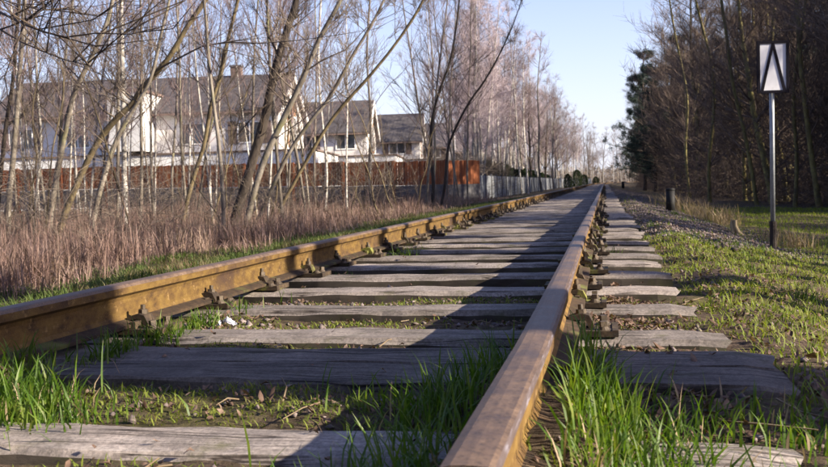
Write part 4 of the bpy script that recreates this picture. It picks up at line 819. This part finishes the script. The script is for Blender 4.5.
def house(x0, x1, y0, y1, ze, zr, label, wall='cream_wall', detail=True, tower=None, chimney=None, zg=-.5):
    ra = .16; mx_, my_ = (x0+x1)/2-x1, 0.
    t = thing('white_house', label, 'house', (x1+mx_*math.cos(ra), (y0+y1)/2+mx_*math.sin(ra), zg), ra, None)
    def L(name, me, par=None, **k):
        o = link(name, me, par or t, **k)
        if par is None: o.location = (-(x0+x1)/2, -(y0+y1)/2, -zg)
        return o
    ym = (y0+y1)/2; g = G(); P = [(y0, zg), (y1, zg), (y1, ze), (ym, zr-.15), (y0, ze)]
    g.add([(x0, y, z) for y, z in P]+[(x1, y, z) for y, z in P], [(4, 3, 2, 1, 0), (5, 6, 7, 8, 9), (0, 1, 6, 5), (1, 2, 7, 6), (2, 3, 8, 7), (3, 4, 9, 8), (4, 0, 5, 9)])
    wl = L('wall', g.mesh('wall', M[wall])); oh = .45; rf = None
    k = (zr-ze)/(ym-y0); rg = G()
    for s, ya in ((-1, y0), (1, y1)):
        ye = ya+s*oh; zE = ze-k*oh; th = .16
        V = [(x0-.3, ye, zE), (x1+.3, ye, zE), (x1+.3, ym, zr), (x0-.3, ym, zr)]; V += [(a_, b_, c_+th) for a_, b_, c_ in V]
        rg.add(V, [(0, 1, 2, 3), (7, 6, 5, 4), (0, 4, 5, 1), (1, 5, 6, 2), (2, 6, 7, 3), (3, 7, 4, 0)])
    L('roof', rg.mesh('roof', M['roof']))
    for s, ya in ((-1, y0), (1, y1)):                 # white bargeboards framing the gable that faces the track
        g = G(); ye = ya+s*oh; zE = ze-k*oh
        V = [(x1+.302, ye, zE-.28), (x1+.302, ym, zr-.28), (x1+.302, ym, zr+.1), (x1+.302, ye, zE+.1)]; V += [(a_+.07, b_, c_) for a_, b_, c_ in V]
        g.add(V, [(0, 1, 2, 3), (7, 6, 5, 4), (0, 4, 5, 1), (1, 5, 6, 2), (2, 6, 7, 3), (3, 7, 4, 0)]); L('bargeboard', g.mesh('bargeboard', M['trim_white']))
    g = G(); zE = ze-k*oh; g.box((x0-.3, y0-oh-.13, zE-.06), (x1+.29, y0-oh-.01, zE+.06)); L('gutter', g.mesh('gutter', M['shutter']))
    # ground floor wing
    g = G(); g.box((x0+.5, y0-1.6, zg), (x1+2.4, y1+1.0, 2.95)); L('ground_floor_wing', g.mesh('ground_floor_wing', M['white_wall']))
    g = G(); g.box((x0+.35, y0-1.7, 2.952), (x1+2.5, y1+1.1, 3.06)); L('flat_roof', g.mesh('flat_roof', M['shutter']))
    if detail:
        # brown timber infill with windows in the gable
        g = G(); a0 = ym-1.6; a1 = ym+1.6; g.box((x1+.004, a0, 3.4), (x1+.05, a1, ze+.9)); gb = L('gable_cladding', g.mesh('gable_cladding', M['wood_brown']))
        for yc in (ym-.8, ym+.8): window(gb, x1+.052, yc, 3.6, 1.1, 2.0, 'e')
        n = max(2, int((x1-x0)/3.4))
        for i in range(n):
            xc = x0+(i+.5)*(x1-x0)/n; window(wl, xc, y0, 3.6, 1.6, 1.4, 's', 'trim_white')
            for s in (-1, 1):
                g = G(); g.box((xc+s*1.12-.28, y0-.06, 3.58), (xc+s*1.12+.28, y0-.003, 5.02))
                if i % 2 == 0: link('shutter', g.mesh('shutter', M['shutter']), wl)
    if chimney:
        g = G(); g.box((chimney-.35, ym-.35, zr-.6), (chimney+.35, ym+.35, zr+.7)); c_ = L('chimney', g.mesh('chimney', M['shutter'])); g = G(); g.box((chimney-.42, ym-.42, zr+.702), (chimney+.42, ym+.42, zr+.82)); L('chimney_cap', g.mesh('chimney_cap', M['concrete']))
    if tower:
        xa, xb, ya, yb, zt = tower; g = G(); g.box((xa, ya, 3.2), (xb, yb, zt)); tw = L('stair_tower', g.mesh('stair_tower', M['white_wall'])); g = G(); g.box((xa-.12, ya-.12, zt+.002), (xb+.12, yb+.12, zt+.16)); link('tower_roof', g.mesh('tower_roof', M['shutter']), tw)
        window(tw, (xa+xb)/2, ya, 4.6, .7, 1.2, 's')
    return t
house(-40, -21.2, 55.3, 64.7, 5.8, 8.4, 'long white house with brown tiled roof, chimney and a stair tower', tower=(-31.4, -29.3, 52.9, 57, 6.9), chimney=-24.9)
house(-33, -19.2, 70.3, 78.2, 5.1, 7.7, 'white house with the second gable from the left, between two bare stems', chimney=-29)
house(-31, -17.9, 85.2, 92.8, 5.0, 7.6, 'white house with the third gable, above the rusty fence end')
house(-30, -17.3, 100.5, 108, 5.0, 7.6, 'white house with the fourth gable, half hidden by branches')
house(-29, -16.7, 116, 124, 4.9, 7.4, 'white house with the fifth gable behind dense twigs')
house(-28, -16.7, 133, 140, 4.7, 7.6, 'white house just beyond the fifth gable', detail=False)
house(-28, -17.2, 168, 175, 4.5, 7.2, 'small white-gabled house above the start of the pale fence', detail=False)
house(-28, -17.6, 197, 204, 4.5, 7.2, 'distant white gable left of the tall thujas', detail=False)
house(-28, -17.2, 228, 235, 4.4, 6.9, 'farthest white gable seen over the thujas', detail=False)

# ---------------------------------------------------------------- small things
px, py = 1.79, 10.5; gzp = float(gz(px, py))
sg = thing('railway_sign', 'white rectangular rail sign with black chevron on a grey metal post', 'sign', (px, py, gzp), .15)
g = G(); g.cyl((0, 0), .026, .30, 1.75-gzp, 12); link('post', g.mesh('post', M['galv'], True), sg)
g = G(); g.cyl((0, 0), .036, -.25, .30, 10); g.cyl((0, 0), .040, .25, .30, 10); link('post_base', g.mesh('post_base', M['bark_dark']), sg)
W2, zb, zt = .168, 1.365-gzp, 1.925-gzp
g = G(); b_ = .029
g.box((-W2+b_, -.052, zb+b_), (W2-b_, -.040, zt-b_)); face = link('sign_face', g.mesh('sign_face', M['sign_white']), sg)
g = G(); g.box((-W2, -.062, zb), (-W2+b_, -.034, zt)); g.box((W2-b_, -.062, zb), (W2, -.034, zt)); g.box((-W2+b_, -.062, zb), (W2-b_, -.034, zb+b_)); g.box((-W2+b_, -.062, zt-b_), (W2-b_, -.034, zt)); link('sign_frame', g.mesh('sign_frame', M['sign_dark']), sg)
g = G(); w_ = .0165; xb_ = W2-b_-w_-.004; 
for s in (-1, 1):
    V = [(s*xb_-w_, -.058, zb+b_), (s*xb_+w_, -.058, zb+b_), (0+w_*.9, -.058, zt-b_), (0-w_*.9, -.058, zt-b_)]
    V = [(x, y-(.001 if s > 0 else 0), z) for x, y, z in V]; V += [(x, -.0525, z) for x, y, z in V]
    g.add(V, [(0, 1, 2, 3), (7, 6, 5, 4), (0, 4, 5, 1), (1, 5, 6, 2), (2, 6, 7, 3), (3, 7, 4, 0)])
link('chevron', g.mesh('chevron', M['sign_dark']), sg)
g = G(); 
for zc in (zb+.12, zt-.12): g.box((-.06, -.034, zc-.02), (.06, .034, zc+.02))
link('bracket', g.mesh('bracket', M['galv']), sg)

def bollard(x, y, rad_, h_, label):
    z = float(gz(x, y)); t = thing('bollard', label, 'bollard', (x, y, z))
    g = G(); g.cyl((0, 0), rad_, -.1, h_*.93, 20); g.cyl((0, 0), rad_*1.06, h_*.9, h_*.95, 20); link('post', g.mesh('post', M['black'], True), t)
    g = G(); g.cyl((0, 0), rad_*1.04, h_*.952, h_*.98, 20, rad_*.95); g.cyl((0, 0), rad_*.95, h_*.98, h_, 20, rad_*.6); link('cap', g.mesh('cap', M['black'], True), t)
bollard(1.32, 19.5, .092, .47, 'short black round marker post standing on the gravel')
bq = at(623, 185, 88); bollard(float(bq[0]), 88, .14, .62, 'tiny black post far down beside the track')

# pale broken stem in the grass
g = None; q_ = [at(u, v, 13.9) for u, v in ((752, 244), (744, 238), (738, 232), (735, 226), (735, 220))]; q_ = np.array(q_); base = q_[0].copy(); base[2] = float(gz(base[0], base[1]))-.03
q_ -= base; q_[0] = 0; tv, tT = [], []; o2 = tube(q_, [.05, .042, .036, .034, .03], 9, tv, tT, 0)
o2 = tube(np.array([q_[3]+[-.03, 0, -.10], q_[3]+[-.045, .01, .02], q_[3]+[-.04, .01, .12]]), [.03, .03, .006], 6, tv, tT, o2)
link('broken_stem', tri_mesh('broken_stem', np.concatenate(tv), np.concatenate(tT), M['pale_wood'], True), loc=tuple(base), label='pale split broken stem sticking up from the right bank', category='broken stem')

# crumpled white paper
g = G(); rr_ = np.random.default_rng(9); nn = 9; u_, v_ = np.meshgrid(np.linspace(-1, 1, nn), np.linspace(-1, 1, nn)); zz = np.abs(rr_.normal(0, .009, u_.shape))+.012*np.cos(u_*2)
Pv = np.stack([u_*.03+rr_.normal(0, .006, u_.shape), v_*.018+rr_.normal(0, .005, u_.shape), zz], -1).reshape(-1, 3)
Fv = [(i*nn+j, i*nn+j+1, (i+1)*nn+j+1, (i+1)*nn+j) for i in range(nn-1) for j in range(nn-1)]
g.add(Pv, Fv); link('crumpled_paper', g.mesh('crumpled_paper', M['paper']), loc=(-1.33, 3.0, .0), label='crumpled white paper scrap lying near the left rail', category='litter')
# dark fallen pieces of wood on the right grass
for i, (u, v, y_, s_) in enumerate([(722, 264, 0, .06), (733, 266, 0, .05), (718, 268, 0, .045)]):
    d = F_+R_*(u-414)/FPX-U_*(v-233.5)/FPX; tq = (-.25-CH)/d[2]; p = np.array([0, 0, CH])+d*tq
    V, T_ = stones(1, lambda a_, b_: np.array([p[0]]), p[1], p[1]+.01, 1, s_, s_*1.1, np.random.default_rng(20+i)); c0 = V.mean(0)
    link('stone', tri_mesh('stone', V-c0, T_, M['bark_dark']), loc=tuple(c0), label=['dark clod left of the sign post on the grass', 'dark clod nearest the sign post', 'smallest dark clod in front of the others'][i], category='stone')

# ---------------------------------------------------------------- labels of the many look-alike trees: by landmark and by nearness
MARKS = [(-1e9, 0, 'past the left end of the thicket'), (0, 75, 'left of the long white house'), (75, 135, 'before the long white house'), (135, 175, 'before the white stair tower'),
         (175, 262, 'before the tiled roof and chimney'), (262, 330, 'before the first white gable'), (330, 395, 'before the second white gable'), (395, 440, 'before the third white gable'),
         (440, 485, 'at the rusty fence corner'), (485, 525, 'above the start of the pale fence'), (525, 565, 'above the middle of the pale fence'), (565, 612, 'above the far end of the pale fence'),
         (612, 660, 'at the far left edge of the wood'), (660, 700, 'above the black marker post'), (700, 757, 'left of the sign'), (757, 790, 'straight behind the sign'), (790, 828, 'right of the sign'), (828, 1e9, 'past the right end of the wood')]
ORD = ['nearest', 'second nearest', 'third nearest', 'fourth nearest', 'fifth nearest', 'sixth nearest', 'seventh nearest', 'eighth nearest']
byk = {}
for o, p, tl in PLACED:
    d = p-np.array([0, 0, CH]); zc = d@F_
    u = 414+FPX*(d@R_)/zc if zc > .5 else (-1e6 if p[0] < 0 else 1e6)
    m = next(k for a_, b_, k in MARKS if a_ <= u < b_)
    byk.setdefault((o.name.split('.')[0], 'bare trees of the wood' if o.name.startswith('forest') else o['group'], m), []).append((float(np.linalg.norm(d)), o, tl))
NICE = {'birch_tree': 'birch', 'slender_tree': 'grey-barked tree', 'sapling': 'spindly sapling', 'forest_tree': 'mossy bare tree', 'thuja_shrub': 'dark green thuja', 'garden_tree': 'garden tree', 'pine_tree': 'bushy evergreen', 'distant_tree': 'brown tree'}
for (nm, gp, m), L in byk.items():
    L.sort(key=lambda q: q[0]); base = NICE.get(nm, 'tree')
    if 'misty' in gp: base = 'pinkish misty birch'
    elif 'birches' in gp and 'thicket' in gp: base = 'thin thicket birch'
    elif nm == 'slender_tree' and 'thicket' in gp: base = 'thin grey thicket tree'
    for i, (dist, o, tl) in enumerate(L):
        lean = 'leaning right' if tl[1] > .05 else ('leaning left' if tl[1] < -.05 else 'standing straight')
        if nm == 'distant_tree' or 'viewpoint' in gp: continue
        if i < len(ORD): o['label'] = f'{ORD[i]} {base} {m}, {lean}'
        else: pl = base+('es' if base.endswith('birch') else 's'); o['label'] = f'one of the farther {pl} deep behind, {m}'; o['group'] = f'farther {pl} {m}'
